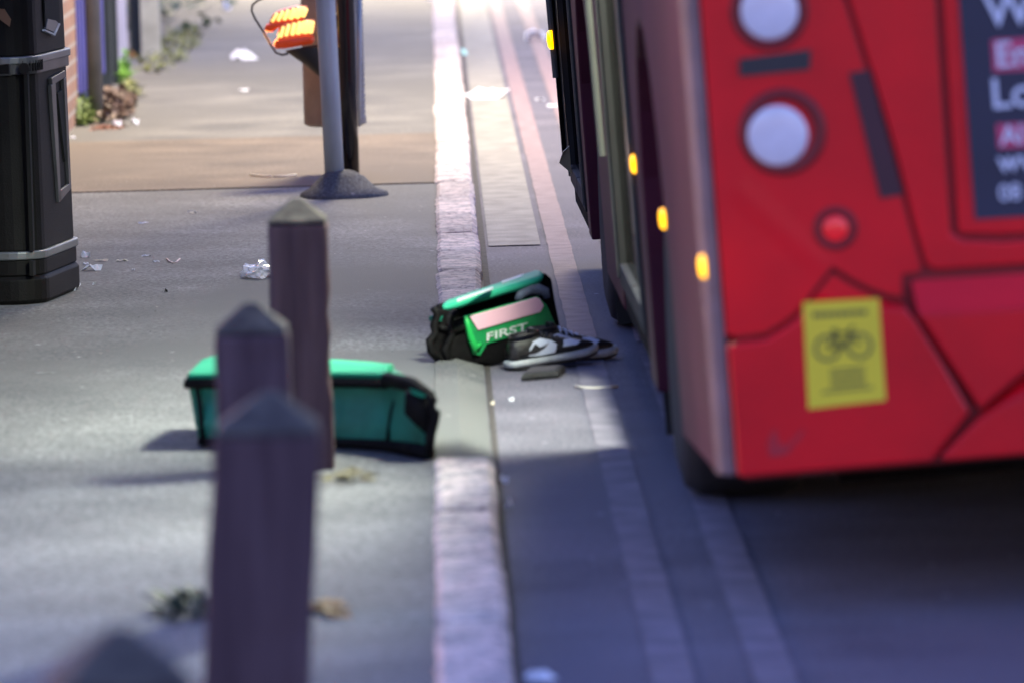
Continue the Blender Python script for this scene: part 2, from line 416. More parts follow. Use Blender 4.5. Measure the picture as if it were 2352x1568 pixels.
# two glazed doors: aluminium edge, rubber seals, two leaves of glass
for y0, y1 in ((2.905, 4.395), (6.955, 8.295)):
    ym = (y0 + y1)/2
    d = bpy.data.objects.new('door', None); C.objects.link(d); d.parent = bus
    b = MB()
    for ya, yb in ((y0, ym - .012), (ym + .012, y1)):
        if ya == y0: b.box(XS - .006, .0, ya, ya + .05, .27, 2.047)
        else: b.box(XS - .006, .0, yb - .05, yb, .27, 2.047)
        b.box(XS - .006, .0, ya + (.051 if ya == y0 else 0), yb - (.051 if yb == y1 else 0), .27, .33); b.box(XS - .006, .0, ya + (.051 if ya == y0 else 0), yb - (.051 if yb == y1 else 0), 1.98, 2.047)
    bb(b, 'door_frame', M_RUBB, d, bevel=.004)
    b = MB()
    for ya, yb in ((y0, ym - .012), (ym + .012, y1)): b.box(-.022, -.016, ya + (.05 if ya == y0 else -.0118), yb - (.05 if yb == y1 else -.0115), .33, 1.98)
    bb(b, 'door_glass', M_DGLASS, d)
    for ye in (y0 + .005, y1 - .035):
        b = MB(); b.box(XS - .012, XS - .007, ye, ye + .03, .29, 2.03)
        if ye < ym: bb(b, 'door_trim', M_ALU, d)
    bb(b, 'door_trim', M_ALU, d)
    b = MB(); b.tube([(XS - .030, y1 - .10, .62), (XS - .034, y1 - .10, 1.0), (XS - .030, y1 - .10, 1.5)], .010); bb(b, 'grab_rail', M_ALU, d)
    b = MB(); b.box(-.03, .04, y0, y1, .205, .265); bb(b, 'door_step', M_UNDER, d)
# front door leaf standing a little open, with its cream inner foot
b = MB(); b.prism([(XS - .010, 8.28, .34), (XS - .028, 8.22, .37), (XS - .034, 8.22, 2.0), (XS - .012, 8.28, 2.0)], (0, .04, 0)); bb(b, 'open_door_leaf', M_RUBB)
b = MB(); b.prism([(XS - .007, 8.10, .31), (XS - .045, 8.06, .35), (XS - .03, 8.06, .385), (XS - .007, 8.10, .40)], (0, .02, 0)); bb(b, 'door_foot', M_CREAM)
# wheels with mud flaps; the bus kneels, so the off-side wheels hang lower in the body
def wheel(x, y, drop):
    w = bpy.data.objects.new('wheel', None); C.objects.link(w); w.parent = bus
    Mx = Matrix.Translation((x, y, .478 - drop)) @ Matrix.Rotation(LEAN, 4, 'Y') @ Matrix.Rotation(math.pi/2, 4, 'Y')
    b = MB(); b.lathe([(.27, -.13), (.40, -.14), (.455, -.125), (.475, -.09), (.478, 0), (.475, .09), (.455, .125), (.40, .14), (.27, .13)], Mx, 40); bb(b, 'tyre', M_TYRE, w, smooth=True)
    b = MB(); b.lathe([(.10, -.10), (.24, -.11), (.268, -.125), (.268, .125), (.2, .10), (.1, .09)], Mx, 32); bb(b, 'rim', M_GALV, w, smooth=True)
for y in (2.0, 6.12):
    wheel(.135, y, .01); wheel(BW - .16, y, math.tan(LEAN)*(BW - .16))
for y in (2.66, 5.46):
    b = MB(); b.prism([(-.02, y, .06), (.26, y, .06), (.26, y, .42), (-.02, y, .42)], (0, .012, 0)); bb(b, 'mud_flap', M_RUBB)
# ---- rear panels, traced seam by seam
ZT = BL(1925, -60).z
zB = lambda x: ZC + 0*x
S1 = [(1925, -60), (1944, 0), (1985, 130), (2045, 330), (2100, 540), (2122, 612)]
S2 = [(1700, 778), (1758, 770), (1795, 748), (1832, 722), (1872, 668), (1912, 618), (1955, 645), (2000, 668), (2040, 682), (2074, 688)]
z0 = BL(1680, 778).z
pa = [(.003, 1.745), (.003, z0 + .008)] + tr(*S2, dy=-6) + tr((2072, 680), (2072, 630)) + tr((2112, 624)) + tr(*reversed(S1), dx=-6) + [(.30, 1.745)]
b = MB(); b.prism(*rear(pa, .014, 0)); bb(b, 'upper_corner_panel', M_RED, bevel=.005)
# crease ridges on the lamp panel
b = MB()
for (x0, y0), (x1, y1), hw in (((1690, 430), (1893, 612), 40),):
    p, q = BL(x0, y0, .014), BL(x1, y1, .014); dd = (q - p).normalized(); nn = Vector((-dd.z, 0, dd.x))*(hw/1190)
    b.loft([[p + nn, p + Vector((0, -.001, 0)), p - nn, p + Vector((0, .004, 0))], [q + nn, q + Vector((0, -.001, 0)), q - nn, q + Vector((0, .004, 0))]])
bb(b, 'panel_crease', M_RED)
pb = [(.003, ZC), (.003, z0 - .008)] + tr(*S2[:4], dy=7)
L_ = tr((1846, 700), (2076, 703))
pb2 = tr((2100, 730), (2160, 824), (2226, 940), (2144, 1046))
pm = pb + L_ + pb2 + [(BL(2144, 1046).x - .006, ZC)]
b = MB(); b.prism(*rear(pm, .040, 0))
ch = [(*t, .014) for t in tr((1838, 728), (1872, 679), (1912, 630), (1955, 655), (2000, 678), (2040, 692), (2076, 698))] + [(*L_[1], .0405), (*L_[0], .0405)]
b.face([Vector((x, -d, z)) for x, z, d in ch])
bb(b, 'bumper_corner', M_RED, bevel=.006)
# lower middle panel with a sloping ledge that catches the sky
dtop = tr((2094, 646)) + [(BW - .05, BL(2400, 640).z - .02)]
dmid = tr((2106, 718)) + [(BW - .05, BL(2400, 716).z - .02)]
zz = BL(2400, 812).z
dp = dmid[:1] + tr((2248, 934), (2400, 806)) + [(BW - .6, zz), (BW - .05, zz)] + dmid[1:]
b = MB(); b.prism(*rear(dp, .055, 0)); b.face([Vector((dtop[0][0], -.012, dtop[0][1])), Vector((dtop[1][0], -.012, dtop[1][1])), Vector((dmid[1][0], -.0555, dmid[1][1])), Vector((dmid[0][0], -.0555, dmid[0][1]))])
b.prism(*rear([dtop[0], dtop[1], dmid[1], dmid[0]], .011, 0))
bb(b, 'rear_lower_panel', M_RED, bevel=.006)
e1 = tr((2244, 958)); e2 = tr((2290, 928), (2400, 880))
ep = tr((2158, 1044), (2244, 958)) + e2 + [(BW - .6, zz - .06), (BW - .05, zz - .06), (BW - .05, ZC), (BL(2158, 1044).x + .004, ZC)]
b = MB(); b.prism(*rear(ep, .048, 0))
et = tr((2248, 950), (2400, 826))
b.face([Vector((et[0][0], -.012, et[0][1])), Vector((et[1][0], -.012, et[1][1])), Vector((e2[1][0], -.0485, e2[1][1])), Vector((e2[0][0], -.0485, e2[0][1])), Vector((e1[0][0], -.0485, e1[0][1]))])
bb(b, 'rear_bumper', M_RED, bevel=.006)
# centre panel round the framed poster
GRV = [(2150, -60), (2157, 0), (2193, 536)]
zg = BL(2195, 546).z
cp = tr(*S1, dx=6) + tr((2150, 620)) + [(BW - .05, BL(2400, 622).z - .02), (BW - .05, zg - .03)] + tr((2300, 556)) + tr((2215, 553), (2196, 544)) + tr(*reversed(GRV), dx=-9) + [(tr((2150, -60))[0][0] - .04, 1.745), (tr((1925, -60))[0][0] - .10, 1.745)]
b = MB(); b.prism(*rear(cp, .014, 0)); bb(b, 'engine_door', M_RED, bevel=.005)
fp = tr(*GRV, dx=8) + tr((2212, 538), (2300, 540)) + [(BW - .30, BL(2300, 540).z - .03), (BW - .30, 1.60), (tr(GRV[0])[0][0] - .02, 1.60)]
b = MB(); b.prism(*rear(fp, .012, 0)); bb(b, 'poster_frame', M_RED, bevel=.005)
pp = tr((2196, -60), (2202, 0), (2239, 505), (2400, 495)) + [(BW - .36, BL(2400, 495).z - .03), (BW - .36, 1.56), (tr((2196, -60))[0][0] - .012, 1.56)]
b = MB(); b.prism(*rear(pp, .016, .0125)); poster = bb(b, 'poster', M_NAVY)
def pbox(pts, m, name, d0, d1, parent):
    b = MB(); b.prism(*rear(tr(*pts), d0, d1)); return bb(b, name, m, parent)
pbox([(2276, 92), (2420, 84), (2424, 158), (2281, 166)], M_PINKB, 'pink_highlight', .0175, .0162, poster)
pbox([(2288, 286), (2420, 279), (2424, 334), (2292, 342)], M_PINKB, 'pink_highlight', .0175, .0162, poster)
def text(s, px, py, hpx, d, m, parent, tilt=R(-.3), bold=.012, name='lettering'):
    cu = bpy.data.curves.new(name, 'FONT'); cu.body = s; cu.size = 1; cu.extrude = .0006*0 + .001; cu.offset = bold
    ob = bpy.data.objects.new(name, cu); C.objects.link(ob)
    dg = bpy.context.evaluated_depsgraph_get(); me = bpy.data.meshes.new_from_object(ob.evaluated_get(dg)); bpy.data.objects.remove(ob)
    ys = [v.co.y for v in me.vertices]; xs = [v.co.x for v in me.vertices]
    p = BL(px, py, d); k = hpx/1190/(max(ys) - min(ys))
    T = Matrix.Translation(p) @ Matrix.Rotation(tilt, 4, 'Y') @ Matrix.Rotation(math.pi/2, 4, 'X') @ Matrix.Diagonal((k, k, 1, 1)) @ Matrix.Translation((-min(xs), -min(ys), 0))
    me.transform(T); me.name = name
    return link(name, me, m, parent, world=False)
text('W', 2262, 64, 76, .0185, M_WHITE, poster)
text('En', 2292, 156, 58, .0195, M_WHITE, poster)
text('Lo', 2283, 252, 70, .0185, M_WHITE, poster)
text('Al', 2298, 334, 44, .0195, M_WHITE, poster)
text('ww', 2292, 397, 34, .0185, M_WHITE, poster)
text('08', 2296, 463, 38, .0185, M_WHITE, poster)
# round lamps
def lamp(px, py, r, d, m, name, ring=1.32, deep=.012, off=(0, 0)):
    p = BL(px, py, d); root = bpy.data.objects.new(name, None); C.objects.link(root); root.parent = bus; root.location = p
    A = Matrix.Rotation(math.pi/2, 4, 'X')
    b = MB(); O = Matrix.Translation((off[0], 0, off[1])) @ A
    b.lathe([(r*ring*1.06, -.004), (r*ring*1.05, .003), (r*ring*.97, .006), (r*1.10, .0035), (r*1.02, .001), (r*.98, -.004)], O, 40); bb(b, 'bezel', M_BEZEL, root, smooth=True)
    b = MB(); b.lathe([(r, .0005), (r*.985, .005), (r*.95, .008), (r*.85, .0095), (r*.5, .0105), (.001, .011)], A, 40); bb(b, 'lens', m, root, smooth=True)
lamp(1767, 26, .0565, .0145, M_LENSW, 'rear_lamp', 1.26)
lamp(1786, 312, .059, .0145, M_LENSW, 'rear_lamp', 1.36, off=(.010, .006))
lamp(1919, 525, .025, .0145, M_LENSR, 'small_red_lamp', 1.6)
pbox([(1697, 136), (1862, 114), (1859, 160), (1699, 176)], M_DKREF, 'black_reflector', .022, .0145, bus)
pbox([(1950, 168), (1997, 160), (2074, 448), (2022, 456)], M_VENT, 'vent_strip', .019, .0145, bus)
# yellow cycle sticker
st = pbox([(1842, 692), (2016, 683), (2032, 915), (1854, 935)], M_YEL, 'cycle_sticker', .0425, .0402, bus)
def ST(u, v): # sticker uv (0..1 right, 0..1 down) -> pixel
    x = (1842 + (1854 - 1842)*v)*(1 - u) + (2016 + (2032 - 2016)*v)*u
    y = (692 + (935 - 692)*v)*(1 - u) + (683 + (915 - 683)*v)*u
    return x, y
def stq(u0, u1, v0, v1, b): b.prism(*rear([(q.x, q.z) for q in (BL(*ST(u, v), .0425) for u, v in ((u0, v0), (u1, v0), (u1, v1), (u0, v1)))], .0432, .0424))
b = MB(); rs = random.Random(5)
def line(v0, v1, u0, u1, w):
    u = u0
    while u < u1 - .02:
        ww = min(u1 - u, rs.uniform(.6, 1.3)*w); stq(u, u + ww*.86, v0, v1, b); u += ww
line(.115, .165, .13, .86, .075)
for v in (.66, .71, .76, .81): line(v, v + .026, .32, .78, .06)
line(.86, .885, .2, .86, .05)
def ringst(u, v, r, w):
    p = BL(*ST(u, v), .0428); n = 26
    o_, i_ = [], []
    for k in range(n):
        a = 2*math.pi*k/n; o_.append(p + Vector((math.cos(a)*r, 0, math.sin(a)*r))); i_.append(p + Vector((math.cos(a)*(r - w), 0, math.sin(a)*(r - w))))
    vo = [b.bm.verts.new(q) for q in o_]; vi = [b.bm.verts.new(q) for q in i_]
    for k in range(n):
        j = (k + 1) % n; b.bm.faces.new((vo[k], vo[j], vi[j], vi[k]))
ringst(.30, .46, .026, .007); ringst(.72, .46, .026, .007)
def bar(u0, v0, u1, v1, w):
    p, q = BL(*ST(u0, v0), .0428), BL(*ST(u1, v1), .0428); b.tube([p, q], w, 5)
for a in ((.30, .46, .40, .33), (.40, .33, .62, .33), (.40, .33, .50, .47), (.50, .47, .62, .33), (.62, .33, .72, .46), (.60, .30, .66, .27), (.36, .30, .44, .30), (.30, .46, .50, .47)): bar(*a, .0032)
bb(b, 'pictogram', M_INK, st)
pbox([(1765, 1042), (1760, 1010), (1778, 978), (1786, 1008), (1800, 1022), (1846, 976), (1838, 1000), (1806, 1036), (1785, 1044)], M_SCUFF, 'scuff_mark', .0412, .0402, bus)
# amber side markers
for px, py, m in ((1618, 612, M_AMBER), (1526, 503, M_AMBER), (1458, 377, M_AMBER)):
    q = BS(px, py, XS); print('marker', px, q)
    b = MB(); b.lathe([(.001, -.001), (1, 0), (.96, .5), (.7, .85), (.001, 1)], Matrix.Translation(q) @ Matrix.Diagonal((.011, .045, .023, 1)) @ Matrix.Rotation(-math.pi/2, 4, 'Y'), 20)
    bb(b, 'side_marker', m, smooth=True)
q = Vector((XS - .03, 8.2, BS(1302, 141, XS - .03).z))
b = MB(); b.lathe([(.001, -.001), (1, 0), (.96, .5), (.7, .85), (.001, 1)], Matrix.Translation(q) @ Matrix.Diagonal((.020, .04, .034, 1)) @ Matrix.Rotation(-math.pi/2, 4, 'Y'), 20); bb(b, 'side_marker', M_AMBER, smooth=True)
# head lamps and saloon lights (they make the pools of light on the street)
def spot(name, loc, target, watts, ang, blend, col, size):
    l = bpy.data.lights.new(name, 'SPOT'); l.energy = watts; l.spot_size = R(ang); l.spot_blend = blend; l.color = col; l.shadow_soft_size = size
    o = bpy.data.objects.new(name, l); C.objects.link(o); o.parent = bus; o.location = loc
    o.rotation_euler = (Vector(target) - Vector(loc)).to_track_quat('-Z', 'Y').to_euler(); return o
def area(name, loc, target, watts, sx, sy, col, spread=180):
    l = bpy.data.lights.new(name, 'AREA'); l.shape = 'RECTANGLE'; l.size = sx; l.size_y = sy; l.energy = watts; l.color = col; l.spread = R(spread)
    o = bpy.data.objects.new(name, l); C.objects.link(o); o.parent = bus; o.location = loc
    o.rotation_euler = (Vector(target) - Vector(loc)).to_track_quat('-Z', 'Y').to_euler(); return o
for x in (.28, BW - .28):
    b = MB(); b.lathe([(.10, 0), (.095, .02), (.06, .035), (.001, .04)], Matrix.Translation((x, BLEN + .001, .72)) @ Matrix.Rotation(-math.pi/2, 4, 'X'), 28); bb(b, 'headlight', M_LENSW, smooth=True)
b = MB(); b.box(.016, BW - .005, 6.90, 6.93, .362, BH - .004); bb(b, 'light_block_bulkhead', M_UNDER)  # unseen full-width bulkhead, added to stop saloon light going forward
b = MB(); b.box(1.0, 1.16, .4, 6.7, 2.90, 2.94); bb(b, 'ceiling_light', M_LAMPON)
area('saloon_light', (1.08, 3.5, 2.88), (1.08, 3.5, 0), 26, .7, 6.3, (1, .95, .80))
b = MB(); b.box(.34, .50, 2.98, 3.18, 2.30, 2.33); b.box(.39, .45, 3.03, 3.13, 2.33, BH - .003); bb(b, 'door_light', M_LAMPON)
area('door_light_beam', (.42, 3.08, 2.29), (.1, 3.3, 0), 118, .36, .36, (1, .96, .84))

# ------------------------------------------------------------------ posts
def post(apex, ybase_row, w, ztop, lean, label, cut=False, rot=0.0):
    """square recycled post with a pyramid top; apex = photo point of its tip, ybase_row = ground row where it stands"""
    g = G(apex[0], ybase_row); Y = g.y
    tip = PD(apex[0], apex[1], Y)
    bx = tip.x + lean*tip.z
    Mw = Matrix.Translation((bx, Y, 0)) @ Matrix.Rotation(rot, 4, 'Z')
    sh = Matrix.Identity(4); sh[0][2] = -lean
    root = thing('bollard', label, 'bollard', None, 'wooden bollards along the pavement edge', mw=Mw)
    h = w/2; zs = tip.z - ztop; rr = random.Random(int(apex[0]))
    b = MB(); rings = []
    n = 14
    for i in range(n + 1):
        z = -.15 + (zs + .15)*i/n
        j = lambda a=.002: rr.uniform(-a, a)
        e = .0
        if cut and i in (7, 8, 10): e = .005 + j(.002)
        ring = [(-h, -h), (h - e, -h), (h - e, h), (-h, h)]
        rings.append([sh @ Vector((x + j(), y + j(), z)) for x, y in ring])
    b.loft(rings)
    b.build('post', M_POST, root, world=False, bevel=.008)
    b = MB(); c = .010
    r0 = [sh @ Vector((x, y, zs + .001)) for x, y in ((-h + .002, -h + .002), (h - .002, -h + .002), (h - .002, h - .002), (-h + .002, h - .002))]
    r1 = [sh @ Vector((x*.97, y*.97, zs + .010)) for x, y in ((-h, -h), (h, -h), (h, h), (-h, h))]
    r2 = [sh @ Vector((x*.16, y*.16, tip.z - .004)) for x, y in ((-h, -h), (h, -h), (h, h), (-h, h))]
    b.loft([r0, r1, r2]); b.build('pointed_top', M_CAP, root, world=False, bevel=.006)
    return root
post((682, 452), 1072, .140, .062, .0, 'dark bollard with a notched right edge and mossy pointed top, farthest bollard', True)
post((575, 690), 1400, .144, .062, .02, 'dark bollard overlapping the far notched one, second farthest')
post((618, 893), 1830, .168, .068, -.072, 'tall blurred purplish bollard in front of the green bag')
post((272, 1432), 2700, .165, .072, 0, 'very blurred nearest bollard with only its pointed top in view', rot=R(8))

# ------------------------------------------------------------------ litter bin
BINC = G(96, 700); ang = R(-9)
BINM = Matrix.Translation((BINC.x, BINC.y, 0)) @ Matrix.Rotation(ang, 4, 'Z')
# local frame: x to the right along the front, y back along the right side; corner of the plan at (0,0), body to -x
lbin = thing('litter_bin', 'black street litter bin with silver bands on the pavement', 'bin', None, mw=BINM)
BD = .60
def plan(off, r, n=7):
    x0, x1, y0, y1 = -.66 - off, -.006 + off, 0 - off, BD + off; pts = []
    for cx, cy, a0 in ((x1 - r, y0 + r, -90), (x1 - r, y1 - r, 0), (x0 + r, y1 - r, 90), (x0 + r, y0 + r, 180)):
        for k in range(n): a = R(a0 + 90*k/(n - 1)); pts.append((cx + r*math.cos(a), cy + r*math.sin(a)))
    return pts
def shell(zs): # list of (z, offset)
    b = MB(); b.loft([[(x, y, z) for x, y in plan(o, .10)] for z, o in zs]); return b
bk = dict(world=False)
shell([(0, .004), (.012, .012), (.075, .012), (.088, .002)]).build('plinth', M_BIN, lbin, bevel=.003, **bk)
shell([(.089, .006), (.135, .006), (.136, .0)]).build('base_ring', M_BIN, lbin, bevel=.003, **bk)
shell([(.137, .009), (.140, .012), (.160, .012), (.163, .009)]).build('silver_band', M_BAND, lbin, bevel=.002, **bk)
shell([(.164, .0), (.735, -.006)]).build('body', M_BIN, lbin, bevel=.003, **bk)
shell([(.736, .005), (.739, .008), (.757, .008), (.760, .005)]).build('silver_band', M_BAND, lbin, bevel=.002, **bk)
shell([(.761, -.006), (1.12, -.012)]).build('hood', M_BIN, lbin, bevel=.004, **bk)
shell([(1.121, .01), (1.15, .012), (1.19, -.03), (1.22, -.12)]).build('roof', M_BIN, lbin, bevel=.006, **bk)
# dark joint between the front door and the corner
b = MB(); b.box(-.032, -.020, -.0015, .02, .165, .735); b.box(-.032, -.020, -.0135, .02, .09, .135); b.build('door_joint', M_HOLE, lbin, **bk)
b = MB()
def BSIDE(px, py, off=0.0):
    n = BINM.to_3x3() @ Vector((1, 0, 0)); o = BINM @ Vector((-.006 + off, 0, 0)); return BINM.inverted() @ PL(px, py, o, n)
def side_prism(mb, pts, o0, o1):
    q = [BSIDE(x, y, o1) for x, y in pts]; mb.prism(q, (o0 - o1, 0, 0)); return mb
M_BINF = mat('bin_frame', (.075, .076, .08), .4, metal=.3, var=.3)
# recessed side panel with a raised frame
for pts in ([(119, 180), (150, 162), (152, 178), (121, 196)], [(118, 196), (128, 190), (141, 458), (136, 466)], [(147, 182), (152, 178), (163, 420), (159, 424)], [(136, 440), (163, 420), (164, 434), (137, 466)]):
    b = MB(); side_prism(b, pts, -.006, .007); b.build('side_frame', M_BINF, lbin, bevel=.002, **bk)
b = MB(); side_prism(b, [(133, 215), (147, 205), (157, 365), (150, 372)], -.006, .0035); b.build('side_slot', M_HOLE, lbin, **bk)
# cigarette plate wrapped round the corner: dark hole and ribbed lip
def BF(px, py, off=0.0):
    n = BINM.to_3x3() @ Vector((0, 1, 0)); o = BINM @ Vector((0, -off, 0)); return BINM.inverted() @ PL(px, py, o, n)
zc1, zc2 = BF(95, 172).z, BF(95, 136).z
b = MB(); o_ = [q for q in plan(.0, .10)][1:11]; 
b.loft([[(x*1 + .006*(x + .065)/.1, y - .006 if y < .1 else y, z) for x, y in o_] + [(x - .012, y + .008, z) for x, y in reversed(o_)] for z in (zc1, zc2)])
b.build('stubber_plate', M_BINF, lbin, bevel=.003, **bk)
b = MB()
for i in range(9):
    a = R(-52 + 7*i); x, y = -.106 + .108*math.cos(a), .10 + .108*math.sin(a)
    b.box(x - .002, x + .003, y - .002, y + .002, zc1 + .010, zc2 - .006)
b.build('stubber_ribs', M_BIN, lbin, **bk)
b = MB(); p = Vector((-.028, -.0065, (zc1 + zc2)/2 - .004)); b.lathe([(.017, 0), (.017, .006), (.001, .0065)], Matrix.Translation(p) @ Matrix.Rotation(math.pi/2, 4, 'X'), 20); b.build('stubber_hole', M_HOLE, lbin, **bk)
b = MB(); q = [BF(x, y, .004) for x, y in ((-12, 146), (24, 143), (26, 175), (-12, 176))]; b.prism(q, (0, .004, 0)); b.build('label_plate', M_BINF, lbin, bevel=.002, **bk)
b = MB(); q = [BF(x, y, .006) for x, y in ((-12, 150), (20, 148), (21, 170), (-12, 171))]; b.prism(q, (0, .003, 0)); b.build('label_face', M_BIN, lbin, **bk)
# opening in the hood; the lip is coloured pale for its lit edge
b = MB(); side_prism(b, [(100, -60), (134, -60), (137, 52), (126, 78), (105, 68)], -.005, -.001); b.build('opening', M_HOLE, lbin, **bk)
M_LIP = mat('lit_lip', (.55, .58, .62), .5, var=.2, vscale=30)
b = MB(); side_prism(b, [(104, 68), (126, 78), (137, 54), (139, 56), (127, 83), (104, 72)], -.006, .004); b.build('opening_lip', M_LIP, lbin, **bk)
b = MB(); side_prism(b, [(106, 66), (110, 44), (128, 48), (135, 54), (126, 75)], -.005, .0012); b.build('opening_shelf', M_BAND, lbin, **bk)
b = MB(); q = [BF(x, y, .004) for x, y in ((-8, 20), (10, 22), (25, 45), (22, 62), (-8, 40))]; b.prism(q, (0, .003, 0)); b.build('front_emblem', mat('worn_bronze', (.20, .11, .06), .5, var=.3), lbin, **bk)

# ------------------------------------------------------------------ poles, bucket, wheel
def pole(p0, p1, r, base_row_x, name, label, m, col=None):
    g = G(*base_row_x); top = PD(p1[0], p1[1], g.y); d = (top - g); d = d/d.z
    root = thing(name, label, 'pole', g, None)
    b = MB(); b.tube([g + d*z for z in (-.02, .4, .9, 1.6, 2.4, 3.1)], r, 28); b.build('shaft', m, root, smooth=True)
    b = MB(); t = g + d*3.1; b.lathe([(r*1.06, 0), (r*1.06, .03), (r*.7, .05), (.001, .055)], Matrix.Translation(t), 24); b.build('cap', M_BLACK, root, smooth=True)
    return root, g, d
rp, gp, dp_ = pole(None, (747, 0), .0365, (771, 452), 'sign_pole', 'galvanised grey pole rising from a small asphalt mound', M_GALV)
rb, gb, db_ = pole(None, (793, 0), .0345, (806, 424), 'black_pole', 'glossy black pole just behind the grey pole', M_BPOLE)
b = MB(); rr = random.Random(2); rings = []
for r_, z in ((.168, -.01), (.160, .014), (.125, .036), (.085, .072), (.055, .094), (.030, .098)):
    rings.append([gp + Vector((.018 + (r_ + rr.uniform(-.006, .006))*math.cos(a)*(1 + .08*math.cos(a)), (r_ + rr.uniform(-.006, .006))*math.sin(a), z + rr.uniform(-.003, .003))) for a in [k*2*math.pi/28 for k in range(28)]])
b.loft(rings); o = b.build('asphalt_collar', M_TAR, smooth=True)
tag(o, 'dark cone of asphalt packed round the foot of the grey pole', 'asphalt mound')
# ribbed pole bin hung behind the poles
M_DRUM = mat('drum_grey', (.20, .175, .15), .6, var=.2, vscale=8, bump=.15, bscale=50)
DY = gb.y + .55
c0 = PD(771, 284, DY); c1 = PD(771, -10, DY); rad = (PD(844, 150, DY).x - PD(699, 150, DY).x)/2
drum = thing('hanging_bin', 'round grey bin with a ribbed right edge hung low behind the two poles', 'bin', Vector((c0.x, DY, c0.z)))
def drumring(z, k, n=56):
    ring = []
    for i in range(n):
        a = 2*math.pi*i/n
        ribbed = math.cos(a) > .25
        ring.append(Vector((c0.x + .0 + (rad*(1 - (.07*k if ribbed else 0)))*math.cos(a), DY + rad*math.sin(a), z)))
    return ring
b = MB(); rings = []; zt = PD(771, -120, DY).z; z = c0.z
rings.append([Vector((c0.x + (p.x - c0.x)*.86, DY + (p.y - DY)*.86, z - .008)) for p in drumring(z, 0)])
pitch = .021
while z < zt:
    rings += [drumring(z, .2), drumring(z + pitch*.85, 1.0 if z > c0.z + .02 else .3)]; z += pitch
b.loft(rings); b.build('drum', M_DRUM, drum)
b = MB(); b.loft([[Vector((c0.x + rad*s_*math.cos(a), DY + rad*s_*math.sin(a), zt + h_)) for a in [2*math.pi*i/40 for i in range(40)]] for s_, h_ in ((1.0, .002), (1.05, .004), (1.05, .03), (.9, .031))]); b.build('rim', M_GALV, drum)
b = MB(); b.box(c0.x - .012, c0.x + .034, gb.y + .036, DY - rad + .02, c0.z + .10, c0.z + .15); b.build('bracket', M_BLACK, drum)
b = MB(); b.box(c0.x - .012, c0.x + .034, gb.y + .036, DY - rad + .02, c0.z + .40, c0.z + .45); b.build('bracket', M_BLACK, drum)
b = MB(); q0, q1 = PD(824, 292, DY - .12), PD(826, -60, DY - .12); b.tube([q0, q0.lerp(q1, .5), q1], .0085, 10); b.build('edge_strip', M_GALV, drum, smooth=True)
# tilted black bucket with wire handle, hung on the poles' left
KY = gb.y + .16
M_BUCK = mat('bucket_black', (.022, .024, .024), .6, var=.2)
bk_c = PD(735, 150, KY)
buck = thing('bucket', 'black bucket tilted against the poles with a looped wire handle', 'bucket', bk_c)
p_top = [PD(655, 118, KY), PD(752, 102, KY)]; p_bot = PD(742, 178, KY)
b = MB(); axis_c = (p_top[0] + p_top[1])/2; rt = (p_top[1] - p_top[0]).length/2
u = (p_top[1] - p_top[0]).normalized(); v = Vector((0, 1, 0)); bc = p_bot + Vector((.012, 0, 0))
ring = lambda c, r, q: [c + u*math.cos(a)*r + v*math.sin(a)*q for a in [2*math.pi*i/36 for i in range(36)]]
b.loft([ring(bc, .022, .05), ring(axis_c.lerp(bc, .5), rt*.56, .075), ring(axis_c, rt, .10), ring(axis_c, rt*.94, .094), ring(axis_c.lerp(bc, .7), .03, .05)])
b.build('pail', M_BUCK, buck, smooth=False)
b = MB(); hp = [(662, 124), (648, 127), (634, 122), (622, 104), (604, 72), (586, 44), (578, 26), (580, 12), (592, 2), (612, -6), (640, -12), (690, -16)]
b.tube([PD(x, y, KY - .02) for x, y in hp], .0042, 8); b.build('handle', M_BLACK, buck, smooth=True)
# two ribbed orange lamps stacked on the bucket
M_ORB = mat('lamp_base_orange', (.62, .055, .012), .4, var=.12, emit=(1, .10, .01), est=.03)
M_ORL = mat('lamp_lens_orange', (.75, .20, .12), .35, var=.1, emit=(1, .26, .08), est=.02)
M_ORG = mat('lamp_slat_glow', (.9, .6, .2), .4, var=.1, emit=(1, .60, .16), est=.34)
def hlamp(base, lens, slats, Y, label, bulge):
    pts = [PD(x, y, Y) for x, y in base]; c = sum(pts, Vector())/len(pts)
    root = thing('road_lamp', label, 'lamp', c, 'orange ribbed lamps on the black bucket')
    dpt = .10
    def pillow(px, m, name, y0, y1, ins):
        P = [PD(x, y, Y) for x, y in px]; cc = sum(P, Vector())/len(P)
        b = MB(); rings = []
        for t, s_ in ((y0, .84), (y0 + .014, .97), (y0 + .03, 1), (y1 - .03, 1), (y1 - .014, .97), (y1, .84)):
            rings.append([cc + (p - cc)*s_ + Vector((0, t, 0)) for p in P])
        b.loft(rings); return b.build(name, m, root, smooth=True)
    pillow(base, M_ORB, 'base', -.07, .09, 0); pillow(lens, M_ORL, 'lens', -.055, .075, 0)
    for s_ in slats:
        (x0, y0), (x1, y1), w = s_
        b = MB(); q0, q1 = PD(x0, y0, Y - .057), PD(x1, y1, Y - .057)
        b.tube([q0, q0.lerp(q1, .5) + Vector((0, -.006, 0)), q1], w, 8); b.build('slat', M_ORG, root, smooth=True)
    return root
LY = KY - .005
hlamp([(628, 101), (633, 93), (650, 90), (680, 84), (712, 80), (721, 84), (722, 94), (716, 101), (690, 105), (655, 111), (634, 112)], [(637, 93), (641, 62), (658, 52), (700, 46), (722, 47), (724, 66), (719, 84), (690, 88), (655, 92)],
      [((645, 86), (651, 62), .006), ((657, 83), (664, 57), .007), ((671, 81), (677, 54), .008), ((684, 79), (690, 51), .0095), ((698, 76), (703, 50), .013), ((711, 75), (715, 50), .014)], LY, 'lower of two glowing orange ribbed lamps on the bucket', 1)
